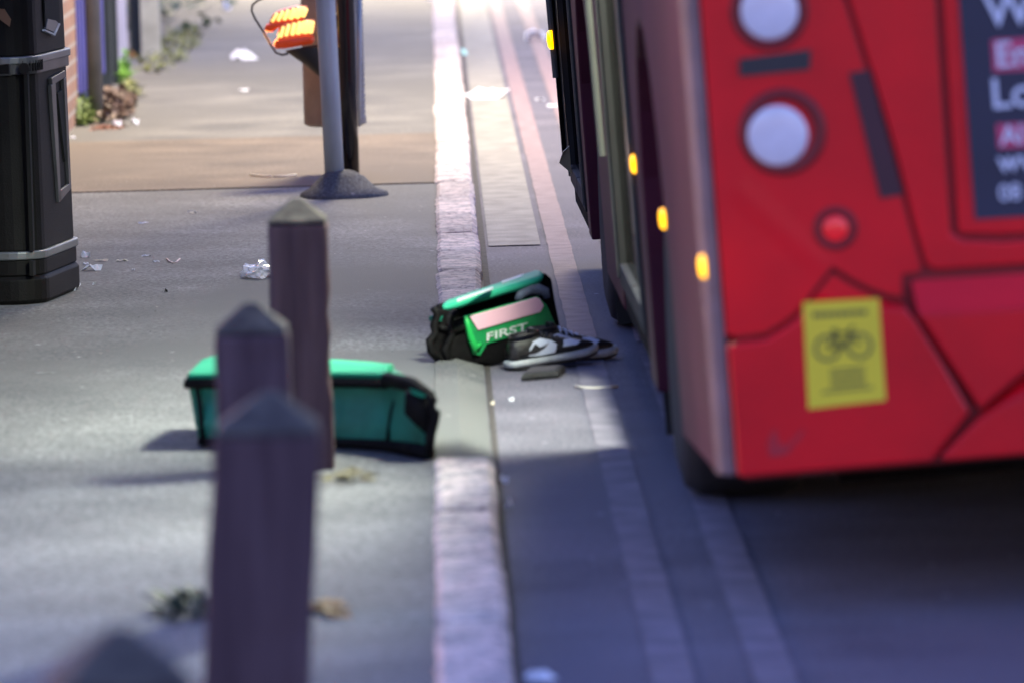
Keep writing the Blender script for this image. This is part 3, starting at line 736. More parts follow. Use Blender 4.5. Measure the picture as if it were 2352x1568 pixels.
hlamp([(607, 66), (612, 57), (628, 52), (660, 49), (690, 45), (700, 47), (696, 51), (665, 56), (640, 62), (628, 72), (614, 74)], [(617, 55), (626, 34), (642, 24), (680, 14), (704, 15), (707, 24), (699, 42), (680, 47), (640, 52)],
      [((625, 50), (637, 31), .006), ((639, 48), (650, 27), .007), ((653, 46), (663, 24), .008), ((667, 44), (677, 21), .010), ((681, 41), (691, 19), .012), ((694, 37), (701, 20), .013)], LY + .03, 'upper of two glowing orange ribbed lamps, nearest the wire handle', 1)
l = bpy.data.lights.new('lamp_glow', 'POINT'); l.energy = .5; l.color = (1, .42, .10); l.shadow_soft_size = .05
o = bpy.data.objects.new('lamp_glow', l); C.objects.link(o); o.location = PD(612, 92, LY + .02)

# ------------------------------------------------------------------ wall, fence and posts on the left
M_BRICK = bpy.data.materials.new('brick'); M_BRICK.use_nodes = True
_t = M_BRICK.node_tree; _p = _t.nodes['Principled BSDF']; _tc = _t.nodes.new('ShaderNodeTexCoord'); _mp = _t.nodes.new('ShaderNodeMapping')
_mp.inputs['Rotation'].default_value = (math.pi/2, 0, math.pi/2); _br = _t.nodes.new('ShaderNodeTexBrick')
_br.inputs['Color1'].default_value = (.30, .155, .10, 1); _br.inputs['Color2'].default_value = (.22, .12, .085, 1); _br.inputs['Mortar'].default_value = (.34, .31, .27, 1)
_br.inputs['Scale'].default_value = 1; _br.inputs['Brick Width'].default_value = .225; _br.inputs['Row Height'].default_value = .075; _br.inputs['Mortar Size'].default_value = .008
_sx = _t.nodes.new('ShaderNodeSeparateXYZ'); _cx = _t.nodes.new('ShaderNodeCombineXYZ'); _ad = _t.nodes.new('ShaderNodeMath')
_t.links.new(_tc.outputs['Object'], _sx.inputs[0]); _t.links.new(_sx.outputs[0], _ad.inputs[0]); _t.links.new(_sx.outputs[1], _ad.inputs[1])
_t.links.new(_ad.outputs[0], _cx.inputs[0]); _t.links.new(_sx.outputs[2], _cx.inputs[1]); _t.links.new(_cx.outputs[0], _br.inputs['Vector'])
_t.links.new(_br.outputs[0], _p.inputs['Base Color']); _p.inputs['Roughness'].default_value = .85
M_BLUE = mat('blue_fence_paint', (.055, .055, .26), .5, var=.2, vscale=4)
M_GREYP = mat('grey_post_paint', (.16, .155, .14), .6, var=.25, vscale=6)
M_PALE = mat('pale_board', (.42, .40, .50), .6, var=.2, vscale=3)
M_CONC = mat('concrete_post', (.30, .30, .28), .85, var=.2, vscale=8)
M_DARKP = mat('dark_fence_post', (.015, .022, .026), .6, var=.2)
FX = G(176, 284).x
def frow(px): return 284 - (px - 176)*851/(985 - 176)
def fY(px): return G(px, frow(px)).y
Ya, Yb, Yc, Yd, Ye, Yf = [fY(q) for q in (176, 206, 262, 300, 325, 372)]
print('FENCE', FX, Ya, Yb, Yc, Yd, Ye, Yf)
wl = thing('brick_wall', 'brown brick wall end behind the black litter bin', 'wall', Vector((FX - .14, 18, 0)))
b = MB(); b.box(FX - .22, FX + .012, 14, Ya - .02, -.05, 1.9); b.build('wall', M_BRICK, wl)
b = MB(); b.box(FX - .25, FX + .04, 14, Ya - .02, 1.902, 1.97); b.build('coping', M_CONC, wl, bevel=.008)
fe = thing('fence', 'blue metal fence of upright boards behind the grey post', 'fence', Vector((FX, Ya, 0)))
b = MB(); y = Ya; k = 0
while y < Yc:
    b.box(FX - .03 - .012*(k % 2), FX - .012*(k % 2), y, y + .142, .10, 1.8); y += .15; k += 1
b.build('boards', M_BLUE, fe, bevel=.004)
b = MB(); b.box(FX - .08, FX - .046, Ya, Yc, .35, .43); b.build('rail', M_BLUE, fe)
b = MB(); b.box(FX - .08, FX - .046, Ya, Yc, 1.45, 1.53); b.build('rail', M_BLUE, fe)
for yy in ((Yb + Yc)/2 + .4, Yc - .1):
    b = MB(); b.box(FX - .05, FX + .03, yy, yy + .07, -.02, 1.85); b.build('fence_post', M_DARKP, fe, bevel=.004)
pf = thing('hoarding', 'pale lilac board panel between the blue fence and the black post', 'hoarding', Vector((FX, Yc, 0)))
b = MB(); b.box(FX - .04, FX - .01, Yc + .05, Yd - .05, .05, 1.7); b.build('board', M_PALE, pf, bevel=.004)
b = MB(); b.box(FX - .04, FX + .02, Yc - .03, Yc + .04, -.02, 1.8); b.build('frame_post', M_GREYP, pf, bevel=.004)
def stick(px, row, wpx, name, label, m, h, rnd=True):
    g = G(px, row); s_ = FPX/g.y; r_ = wpx/s_/2
    rt = thing(name, label, 'post', g)
    b = MB()
    if rnd: b.lathe([(r_, -.02), (r_, h)], Matrix.Translation(g), 24)
    else: b.box(g.x - r_, g.x + r_, g.y - r_, g.y + r_, -.02, h)
    b.build('shaft', m, rt, smooth=rnd, bevel=0 if rnd else .008)
    b = MB()
    if rnd: b.lathe([(r_*1.1, h + .001), (r_*1.1, h + .03), (.001, h + .05)], Matrix.Translation(g), 24)
    else: b.box(g.x - r_*1.1, g.x + r_*1.1, g.y - r_*1.1, g.y + r_*1.1, h + .001, h + .05)
    b.build('cap', m, rt)
stick(221, 282, 36, 'grey_post', 'weathered grey round post standing in front of the blue fence', M_GREYP, 2.2)
stick(313, 134, 26, 'black_post', 'slim black post between the pale board and the concrete post', M_DARKP, 1.6, False)
stick(348, 136, 44, 'concrete_post', 'broad pale concrete post beside the green verge', M_CONC, 1.5, False)
# ------------------------------------------------------------------ plants and leaves
def leafmat(name, a, b2): return mat(name, a, .6, col2=b2, vscale=14)
M_GRN = leafmat('weed_green', (.05, .10, .02), (.16, .22, .05))
M_OLV = leafmat('verge_green', (.09, .12, .03), (.24, .24, .08))
M_BRN = leafmat('dead_leaf', (.06, .035, .025), (.16, .10, .07))
M_ORG = leafmat('autumn_leaf', (.30, .15, .05), (.42, .27, .10))
M_HDG = leafmat('hedge_leaf', (.05, .08, .05), (.14, .18, .11))
def leaf(b, p, L, w, rr, flat=.5):
    a = rr.uniform(0, 6.283); t = rr.uniform(-.3, 1.2)*flat + (1 - flat)*.05
    d = Vector((math.cos(a)*math.cos(t), math.sin(a)*math.cos(t), abs(math.sin(t)))); n = Vector((-math.sin(a), math.cos(a), rr.uniform(-.4, .4)))*w
    b.face([p, p + d*L*.45 + n, p + d*L + Vector((0, 0, -L*.1)), p + d*L*.45 - n])
def tuft(px, row, rx, ry, h, n, m, name, label, cat, L=.06, w=.012, seed=1, kind=None, flat=.9, group=None):
    g = G(px, row); rr = random.Random(seed); b = MB()
    for i in range(n):
        a = rr.uniform(0, 6.283); q = math.sqrt(rr.random()); z = h*(1 - q*.8)*rr.random()
        p = g + Vector((rx*q*math.cos(a), ry*q*math.sin(a), z + .002)); leaf(b, p, L*rr.uniform(.6, 1.3), w*rr.uniform(.6, 1.3), rr, flat)
    return tag(b.build(name, m), label, cat, group, kind)
tuft(192, 286, .045, .25, .15, 260, M_GRN, 'weed_tuft', 'green weeds growing at the foot of the brick wall', 'weed', seed=2)
tuft(292, 232, .05, .8, .10, 160, M_OLV, 'weed_tuft', 'yellowish weeds along the fence beyond the dead leaves', 'weed', seed=3)
tuft(283, 190, .014, .3, .17, 130, leafmat('bright_green', (.10, .26, .03), (.2, .4, .06)), 'weed_tuft', 'bright green upright weed at the end of the blue fence', 'weed', seed=4)
tuft(262, 262, .085, .9, .14, 700, M_BRN, 'leaf_pile', 'brown heap of dead leaves drifted against the blue fence', 'leaf pile', L=.05, w=.018, seed=5, kind='stuff')
tuft(246, 296, .07, .22, .012, 120, leafmat('rust_leaf', (.14, .05, .03), (.25, .11, .06)), 'leaf_litter', 'rusty fallen leaves below the grey post', 'leaves', L=.04, w=.015, seed=6, kind='stuff', flat=.1)
tuft(392, 118, .14, 2.6, .06, 420, M_OLV, 'grass_verge', 'yellow green grass along the foot of the far fence', 'grass', seed=7, kind='stuff')
tuft(312, 128, .05, .5, .05, 90, M_ORG, 'leaf_litter', 'orange fallen leaves at the foot of the black post', 'leaves', seed=8, kind='stuff')
tuft(805, 1096, .055, .16, .006, 60, leafmat('yellow_leaf', (.085, .075, .035), (.17, .15, .075)), 'leaf_litter', 'yellowish leaf litter at the foot of the notched bollard', 'leaves', L=.03, w=.012, seed=9, kind='stuff', flat=.1)
tuft(748, 1400, .030, .10, .012, 34, M_ORG, 'fallen_leaf', 'orange curled leaf beside the tall blurred bollard', 'leaf', L=.05, w=.02, seed=10, flat=.2)
tuft(430, 1412, .045, .12, .035, 60, leafmat('dark_weed', (.02, .035, .022), (.045, .07, .04)), 'weed_tuft', 'dark green weeds left of the tall blurred bollard', 'weed', seed=11)
rr = random.Random(31); b = MB()
for i in range(2600):
    y = rr.uniform(36, 52); q = rr.gauss(0, .22); z = abs(rr.gauss(0, .55))
    leaf(b, Vector((FX - .22 + q*(1 + .3*math.sin(y*1.7)), y, z)), rr.uniform(.07, .15), rr.uniform(.02, .045), rr, .9)
tag(b.build('hedge', M_HDG), 'blurred grey green hedge at the far end of the fence', 'hedge')
# ------------------------------------------------------------------ litter
M_PAPER = mat('white_paper', (.72, .73, .80), .7, var=.08, vscale=40)
M_CREAMP = mat('cream_paper', (.62, .56, .45), .7, var=.1)
M_BLUEP = mat('blue_plastic', (.18, .38, .62), .4, var=.2)
M_STICK = mat('pale_stick', (.62, .57, .48), .7, var=.1)
def scrap(px, row, w, h, label, m=M_PAPER, cat='litter', name='paper_scrap', z=0.0, lift=.012, seed=None, group='litter scraps on the pavement and road'):
    g = G(px, row, z); s_ = FPX/g.y; rr = random.Random(seed or int(px*7 + row)); W = w/s_/2; D = max(h/s_/2*2.4, W*.55)
    b = MB(); n = 11; c = g + Vector((0, 0, lift*.8)); rim = []
    for k in range(n):
        a = 6.2832*k/n; q = rr.uniform(.68, 1.1); rim.append(g + Vector((W*q*math.cos(a), D*q*math.sin(a), rr.choice((.001, .001, .4, .9))*lift + .001)))
    mid = [c.lerp(p, .5) + Vector((0, 0, rr.uniform(-.3, .6)*lift)) for p in rim]
    vm = [b.bm.verts.new(p) for p in mid]; vr = [b.bm.verts.new(p) for p in rim]; vc = b.bm.verts.new(c)
    for k in range(n):
        j = (k + 1) % n; b.bm.faces.new((vr[k], vr[j], vm[j], vm[k])); b.bm.faces.new((vm[k], vm[j], vc))
    return tag(b.build(name, m), label, cat, group)
scrap(197, 592, 26, 10, 'crumpled white scrap touching the right side of the bin', lift=.02)
scrap(210, 622, 52, 14, 'largest torn white paper right of the bin base', lift=.02)
scrap(196, 608, 20, 5, 'thin white sliver beside the bin between two larger scraps', lift=.006)
scrap(280, 601, 30, 6, 'pale curled strip halfway between the bin and the crumpled clear bag', M_CREAMP, lift=.006)
scrap(232, 601, 40, 5, 'straw-like torn strip just right of the bin scraps', M_CREAMP, lift=.006)
scrap(336, 590, 24, 5, 'grey white flake behind the curled strips', lift=.006)
scrap(358, 603, 18, 4, 'small pale flake left of the bent reddish strip', lift=.005)
scrap(306, 622, 8, 5, 'tiny white chip in front of the curled strip', lift=.005)
scrap(182, 659, 8, 8, 'white pellet at the corner of the bin foot, farther one', lift=.012, name='white_pellet')
scrap(172, 668, 8, 6, 'white pellet at the corner of the bin foot, nearer one', lift=.010, name='white_pellet')
scrap(216, 655, 10, 5, 'small pale flat chip right of the bin foot', lift=.008)
scrap(382, 672, 10, 5, 'dark flattened lump on open pavement', mat('gum_dark', (.03, .03, .03), .8), lift=.010, name='gum_lump', cat='gum')
scrap(330, 514, 28, 5, 'faint pale flake far up the pavement behind the bin scraps', lift=.005)
scrap(440, 491, 26, 5, 'pale leaf shaped flake left of the pole mound', M_CREAMP, lift=.008)
scrap(562, 137, 62, 24, 'lilac white crumpled paper far up the pavement', lift=.05, z=.004)
scrap(562, 210, 26, 6, 'pale flat flake between the lilac paper and the poles', lift=.01, z=.004)
scrap(270, 291, 26, 10, 'bright white wrapper beside the grey post foot', lift=.03, name='wrapper', z=.004)
scrap(311, 287, 22, 8, 'pinkish white wrapper right of the bright one', lift=.025, name='wrapper', z=.004)
scrap(166, 318, 14, 5, 'small white scrap close to the right edge of the bin', lift=.008, z=.004)
scrap(520, 22, 22, 20, 'round white blob of litter farthest up the pavement', lift=.06, z=.004)
scrap(998, 4, 40, 12, 'white litter on the kerb at the very top', lift=.05, z=.015)
scrap(1228, 95, 56, 22, 'bright bluish white wrapper lying on the far road', M_PAPER, lift=.06, z=RZ, name='wrapper')
scrap(1120, 226, 118, 30, 'widest gleaming white sheet lying in the far channel', lift=.05, z=RZ + .004)
scrap(1240, 231, 26, 6, 'short white strip beside the gleaming sheet', lift=.01, z=RZ)
scrap(1270, 246, 36, 6, 'longer white strip nearest the bus front', lift=.01, z=RZ)
scrap(1066, 126, 18, 16, 'pale turquoise chip in the far channel', mat('turquoise', (.4, .7, .7), .5), lift=.03, z=RZ + .004, name='plastic_chip')
scrap(1174, 922, 14, 8, 'white chip in front of the fallen shoes', lift=.012, z=RZ)
scrap(1131, 930, 12, 6, 'cream chip at the gutter in front of the open bag', M_CREAMP, lift=.01, z=RZ)
scrap(1157, 1109, 22, 10, 'white lump in the gutter beside the near kerb, farther of two', lift=.018, z=RZ)
scrap(1170, 1167, 18, 11, 'white lump in the gutter beside the near kerb, nearer of two', lift=.018, z=RZ)
scrap(1237, 1560, 90, 20, 'blurred white litter at the bottom edge beside the kerb', lift=.02, z=RZ)
scrap(104, 856, 50, 6, 'faint pale smear of paper at the left of the pavement', mat('grimy_paper', (.3, .3, .31), .8), lift=.002)
def rod(px, m, name, label, cat, r=.0035, z=0.0):
    b = MB(); pts = [G(x, y, z + r) for x, y in px]; b.tube(pts, r, 8); return tag(b.build(name, m, smooth=True), label, cat)
rod([(1321, 886), (1340, 890), (1365, 891), (1392, 889), (1418, 886)], M_STICK, 'white_strap', 'thin white strip lying on the road below the shoes', 'strap', .0042, RZ)
rod([(575, 402), (600, 405), (624, 406)], M_STICK, 'pale_stick', 'left of two thin pale sticks behind the grey pole', 'stick', .004, .004)
rod([(628, 406), (655, 405), (680, 402)], M_STICK, 'pale_stick', 'right of two thin pale sticks behind the grey pole', 'stick', .004, .004)
rod([(383, 595), (389, 601), (398, 604), (406, 602), (413, 595)], mat('reddish_strip', (.62, .48, .45), .6), 'bent_strip', 'bent reddish white strip, rightmost of the strips near the bin', 'strip', .003)
# fine grit nobody could count
rr = random.Random(12); b = MB()
for i in range(900):
    y = rr.uniform(9, 34); x = rr.uniform(-2.0, KX0 - .03); zz = .004 if y > YJ else 0
    r_ = rr.uniform(.002, .006); a = rr.uniform(0, 6)
    b.face([(x + r_*math.cos(a + k*2.1)*rr.uniform(.6, 1.3), y + r_*math.sin(a + k*2.1), zz + .0015 + .002*(k == 0)) for k in range(3)])
for i in range(260):
    y = rr.uniform(9, 30); x = KX1 + .012 + abs(rr.gauss(0, .035)); r_ = rr.uniform(.002, .006)
    b.face([(x + r_*math.cos(k*2.1), y + r_*math.sin(k*2.1), RZ + .006 + .003*(k == 0)) for k in range(3)])
tag(b.build('grit', mat('grit', (.16, .155, .15), .8, col2=(.42, .41, .38), vscale=300)), 'fine pale grit scattered over pavement and gutter', 'grit', kind='stuff')
# crumpled clear bag behind the far bollard
M_FILM = bpy.data.materials.new('clear_film'); M_FILM.use_nodes = True
_t = M_FILM.node_tree; _p = _t.nodes['Principled BSDF']; _p.inputs['Base Color'].default_value = (.78, .79, .86, 1); _p.inputs['Roughness'].default_value = .25; _p.inputs['Coat Weight'].default_value = .6
_tr = _t.nodes.new('ShaderNodeBsdfTransparent'); _mx = _t.nodes.new('ShaderNodeMixShader'); _mx.inputs[0].default_value = .55
_t.links.new(_tr.outputs[0], _mx.inputs[1]); _t.links.new(_p.outputs[0], _mx.inputs[2]); _t.links.new(_mx.outputs[0], _t.nodes['Material Output'].inputs[0])
g = G(592, 637); rr = random.Random(9); bm = bmesh.new(); bmesh.ops.create_icosphere(bm, subdivisions=3, radius=1)
for v in bm.verts:
    q = 1 + rr.uniform(-.22, .16); v.co = Vector((v.co.x*.052*q, v.co.y*.09*q, max(0.0005, .019 + v.co.z*.030*q*(1 + .3*math.sin(v.co.x*5)))))
    v.co += g
b = MB(); b.bm.free(); b.bm = bm; tag(b.build('plastic_bag', M_FILM), 'crumpled clear plastic bag beside the far notched bollard', 'plastic bag')

# ------------------------------------------------------------------ green bag lying behind the bollards
M_GBAG = mat('green_nylon', (.002, .10, .062), .55, col2=(.012, .25, .165), vscale=8, bump=.7, bscale=9, bdist=.02)
M_GLID = mat('green_lid', (.008, .20, .105), .65, spec=.2, col2=(.02, .28, .155), vscale=5, bump=.4, bscale=8, bdist=.015)
M_BNYL = mat('black_nylon', (.0045, .004, .0045), .7, spec=.2, var=.3, bump=.5, bscale=22, bdist=.01)
st_ = [((458, 1027), (430, 868), (494, 826)), ((540, 1028), (515, 868), (560, 828)), ((650, 1028), (640, 867), (670, 832)), ((772, 1029), (765, 865), (785, 837)), ((840, 1033), (835, 866), (850, 842)), ((889, 1037), (888, 868), (905, 848)), ((940, 1046), (945, 886), (950, 866)), ((985, 1054), (988, 912), (990, 896))]
rings, FB, FT, BT = [], [], [], []
for fb, ft, bt in st_:
    a = G(*fb); t = PD(ft[0], ft[1], a.y); q = PD(bt[0], bt[1], a.y + .40); a.z = .004
    FB.append(a); FT.append(t); BT.append(q)
    m1 = a.lerp(t, .33) + Vector((0, -.008, 0)); m2 = a.lerp(t, .68) + Vector((0, .012, 0))
    rings.append([a, m1, m2, t, q, Vector((q.x, q.y, q.z*.5)), Vector((q.x, q.y - .01, .004))])
bag2 = thing('delivery_bag', 'large closed green delivery bag lying behind the bollards', 'delivery bag', FB[3].copy())
from mathutils import noise as mno
def densify(rings, nu, nv):
    R1 = []
    for i in range((len(rings) - 1)*nu + 1):
        k, f = min(i//nu, len(rings) - 2), i/nu - min(i//nu, len(rings) - 2)
        R1.append([p.lerp(q, f) for p, q in zip(rings[k], rings[k + 1])])
    out = []
    for r in R1:
        n = len(r); o_ = []
        for j in range(n):
            for m_ in range(nv): o_.append(r[j].lerp(r[(j + 1) % n], m_/nv))
        out.append(o_)
    return out
rings = densify(rings, 5, 4)
for r in rings:
    for i, p in enumerate(r):
        w_ = mno.noise(p*9)*.010 + mno.noise(Vector((p.x*26, p.y*8, p.z*16)))*.006
        if i < 12: p.y += w_
        p.z = max(.003, p.z + mno.noise(p*14 + Vector((5, 0, 0)))*.004)
b = MB(); b.loft(rings); b.build('body', M_GBAG, bag2, smooth=True)
b = MB(); nl = 6
b.loft([[FT[i] + Vector((0, -.016, -.001)), FT[i] + Vector((0, -.018, .013)), FT[i].lerp(BT[i], .5) + Vector((0, 0, .024 + .006*math.sin(i*1.3))), BT[i] + Vector((0, .006, .012)), BT[i] + Vector((0, .006, .0))] for i in range(nl)])
b.build('lid', M_GLID, bag2, bevel=.006)
F = lambda i, k, o=.006: FB[i].lerp(FT[i], k) + Vector((0, -o - (.008 if .1 < k < .5 else 0), 0))
b = MB()
b.tube([p + Vector((0, -.012, -.012)) for p in FT[:6]], .012, 8)
b.tube([FT[5] + Vector((0, -.01, .0)), FT[6] + Vector((0, -.004, .004)), FT[7] + Vector((0, 0, .0))], [.018, .020, .016], 8)
b.build('top_piping', M_BNYL, bag2, smooth=True)
b = MB(); b.tube([p + Vector((0, -.004, .012)) for p in FB], [.010, .009, .009, .010, .012, .014, .018, .020], 8); b.build('base_piping', M_BNYL, bag2, smooth=True)
b = MB(); b.tube([FB[5] + Vector((.0, -.012, .01)), F(5, .5, .014) + Vector((.010, 0, 0)), PD(918, 884, FB[5].y - .012)], .006, 8); b.build('side_seam', M_BNYL, bag2, smooth=True)
b = MB(); b.tube([PD(467, 1020, FB[0].y - .012), PD(461, 950, FB[0].y - .016), PD(452, 878, FB[0].y - .012)], .006, 8); b.build('side_seam', M_BNYL, bag2, smooth=True)
def soft(pts, depth, name, m, parent, sub=1):
    b = MB(); c = sum(pts, Vector())/len(pts)
    b.loft([[c + (p - c)*.88 for p in pts], [p + Vector((0, depth*.25, 0)) for p in pts], [p + Vector((0, depth, 0)) for p in pts]])
    return b.build(name, m, parent, smooth=True)
Yr = FB[7].y + .005
soft([PD(x, y, Yr - .02) for x, y in ((930, 904), (948, 898), (966, 912), (988, 920), (1000, 946), (997, 980), (976, 996), (955, 978), (928, 950))], .05, 'end_pocket', M_BNYL, bag2)
b = MB(); b.tube([PD(x, y, Yr - .03) for x, y in ((982, 905), (994, 918), (990, 935), (1000, 948), (997, 972), (988, 1000), (985, 1045))], [.008, .012, .010, .013, .011, .012, .010], 8); b.build('strap', M_BNYL, bag2, smooth=True)
b = MB(); b.tube([PD(x, y, FB[0].y - .01) for x, y in ((432, 868), (426, 880), (428, 890))], .006, 7); b.build('lid_tab', M_BNYL, bag2, smooth=True)
b = MB(); b.loft([[PD(x, y, Yr - .022 + o) for x, y in ((938, 890), (962, 898), (982, 908), (970, 912), (948, 904))] for o in (0, .02)]); b.build('end_flap', M_GLID, bag2)

# ------------------------------------------------------------------ open green bag spilling shoes
M_PINK = mat('pink_panel', (.95, .56, .66), .6, var=.05)
M_GRNP = mat('green_print', (.010, .27, .075), .45, col2=(.02, .36, .11), vscale=12, bump=.4, bscale=14)
M_GRNB = mat('bright_green_fold', (.02, .50, .10), .45, var=.2)
M_WTXT = mat('white_print', (.70, .76, .72), .6, var=.1, vscale=60)
M_GREYF = mat('grey_fleece', (.20, .23, .29), .8, var=.25, vscale=30, bump=.4)
P1 = G(1060, 850, RZ); ud = Vector((.26, .24, 0)).normalized(); nn = Vector((ud.y, -ud.x, 0)); bdir = -nn
def FP(px, py, off=0.0): return PL(px, py, P1 + nn*off, nn)
bag1 = thing('open_bag', 'open green and black bag with a pink panel, its lid up, beside the two shoes', 'delivery bag', P1.copy())
front = [(1042, 722), (1100, 706), (1160, 692), (1246, 668), (1264, 700), (1278, 745), (1270, 785), (1200, 822), (1152, 848), (1090, 852), (1030, 840), (1024, 790)]
fr_ = [FP(*p) for p in front]
for p in fr_: p.z = max(p.z, RZ + .004)
rr = random.Random(4)
rings = []
for t, sc in ((0, .985), (.010, 1), (.025, 1.01), (.04, 1.0), (.06, .97), (.066, .93)):
    cz = sum(fr_, Vector())/len(fr_)
    rg = []
    for p in fr_:
        q = cz + (p - cz)*sc + bdir*t + Vector((rr.uniform(-.006, .006), rr.uniform(-.004, .004), rr.uniform(-.004, .004)))
        if p.z > .09: q.z -= .028*(0 < t < .062)
        q.z = max(q.z, RZ + .002); rg.append(q)
    rings.append(rg)
b = MB(); b.loft(rings); b.build('body', M_BNYL, bag1, smooth=True, sub=1)
# back wall of the bag standing up behind the opening
bw = [FP(x, y, -.07) for x, y in ((1010, 700), (1080, 680), (1256, 628), (1268, 640), (1276, 690), (1290, 760), (1100, 780), (1005, 770))]
b = MB(); b.loft([bw, [p + bdir*.02 for p in bw]]); b.build('back_wall', M_BNYL, bag1, bevel=.006)
# lid: a padded slab, hinged at the back, propped over the opening
LFa, LFb = FP(1009, 706, -.02), FP(1254, 633, -.02)
LBa, LBb = FP(1036, 687, -.20), FP(1233, 618, -.20)
b = MB(); rings = []
for t in (0, .06, .2, .4, .6, .8, .94, 1):
    a, c = LFa.lerp(LFb, t), LBa.lerp(LBb, t); th = .030 if 0 < t < 1 else .012; k = .5 - abs(t - .5)
    up = Vector((0, 0, 1)); m = a.lerp(c, .5)
    rings.append([a - up*th*.9, a + up*.002, a.lerp(c, .2) + up*.006, m + up*.008, c + up*.001, c - up*th*.6, m - up*th*.8])
b.loft(rings); lid = b.build('lid', mat('mint_lid', (.025, .42, .235), .6, spec=.25, col2=(.05, .50, .30), vscale=6, bump=.3, bscale=10, bdist=.012), bag1, smooth=True, sub=1)
b = MB(); ln = (LFb - LFa).cross(LBa - LFa).normalized()
if ln.z < 0: ln = -ln
def LP(px, py): return PL(px, py, LFa + ln*.0115, ln)
for q in ([(1049, 687), (1131, 659), (1133, 662), (1050, 692)], [(1152, 646), (1203, 629), (1204, 633), (1153, 650)]):
    b.prism([LP(*p) for p in q], -ln*.003)
b.build('lid_lettering', M_WTXT, lid)
b = MB(); pts = [FP(x, y, -.035) for x, y in ((1188, 690), (1196, 676), (1214, 666), (1236, 664), (1252, 670), (1256, 684))]; b.tube(pts, [.010, .014, .016, .016, .014, .010], 10); b.build('fleece_lining', M_GREYF, bag1, smooth=True)
b = MB(); b.prism([FP(x, y, .007) for x, y in ((1066, 727), (1160, 701), (1236, 681), (1256, 700), (1277, 746), (1240, 752), (1207, 762), (1160, 778), (1119, 790), (1104, 816), (1088, 813), (1076, 772))], -nn*.006); fpn = b.build('front_panel', M_GRNP, bag1, bevel=.002)
b = MB(); b.prism([FP(x, y, .011) for x, y in ((1079, 727), (1160, 704), (1232, 683), (1241, 687), (1250, 702), (1242, 717), (1180, 735), (1099, 759))], -nn*.0035); b.build('pink_panel', M_PINK, bag1, bevel=.002)
b = MB(); b.tube([FP(x, y, .010) for x, y in ((1069, 726), (1075, 752), (1081, 776), (1090, 795), (1092, 810))], [.006, .008, .010, .011, .006], 8); b.tube([FP(1090, 796, .012), FP(1103, 792, .012)], .008, 8); b.build('green_fold', M_GRNB, bag1, smooth=True)
def ptext(sx, px, py, ex, ey, hpx, off, m, parent, name='lettering'):
    cu = bpy.data.curves.new(name, 'FONT'); cu.body = sx; cu.size = 1; cu.extrude = .001; cu.offset = .02
    ob = bpy.data.objects.new(name, cu); C.objects.link(ob); dg = bpy.context.evaluated_depsgraph_get()
    me = bpy.data.meshes.new_from_object(ob.evaluated_get(dg)); bpy.data.objects.remove(ob); me.name = name
    xs = [v.co.x for v in me.vertices]; ys = [v.co.y for v in me.vertices]; X0, X1, Y0, Y1 = min(xs), max(xs), min(ys), max(ys)
    for v in me.vertices:
        u, w_ = (v.co.x - X0)/(X1 - X0), (v.co.y - Y0)/(Y1 - Y0)
        v.co = FP(px + (ex - px)*u, py + (ey - py)*u - hpx*w_, off + v.co.z)
    return link(name, me, m, parent)
ptext('FIRST', 1118, 784, 1212, 759, 19, .009, M_WTXT, fpn)
b = MB(); q = [FP(x, y, .008) for x, y in ((1002, 727), (1018, 726), (1014, 738), (1003, 739))]; b.prism(q, bdir*.03); b.build('side_patch', M_GBAG, bag1)
for pts, r_ in (([(996, 708), (1005, 722), (996, 748), (1000, 766), (986, 782), (990, 806), (1004, 822)], .011), ([(1048, 716), (1030, 730), (1036, 770), (1020, 800), (1036, 838)], .012), ([(1010, 752), (1040, 760), (1066, 752)], .008)):
    b = MB(); b.tube([FP(x, y, .004) for x, y in pts], r_, 8); b.build('strap', M_BNYL, bag1, smooth=True)
b = MB(); b.loft([[FP(x, y, o) for x, y in ((996, 708), (1046, 716), (1040, 760), (1034, 842), (1004, 822), (987, 784), (998, 750))] for o in (.0, -.012)]); b.build('side_pocket', M_BNYL, bag1, bevel=.01)
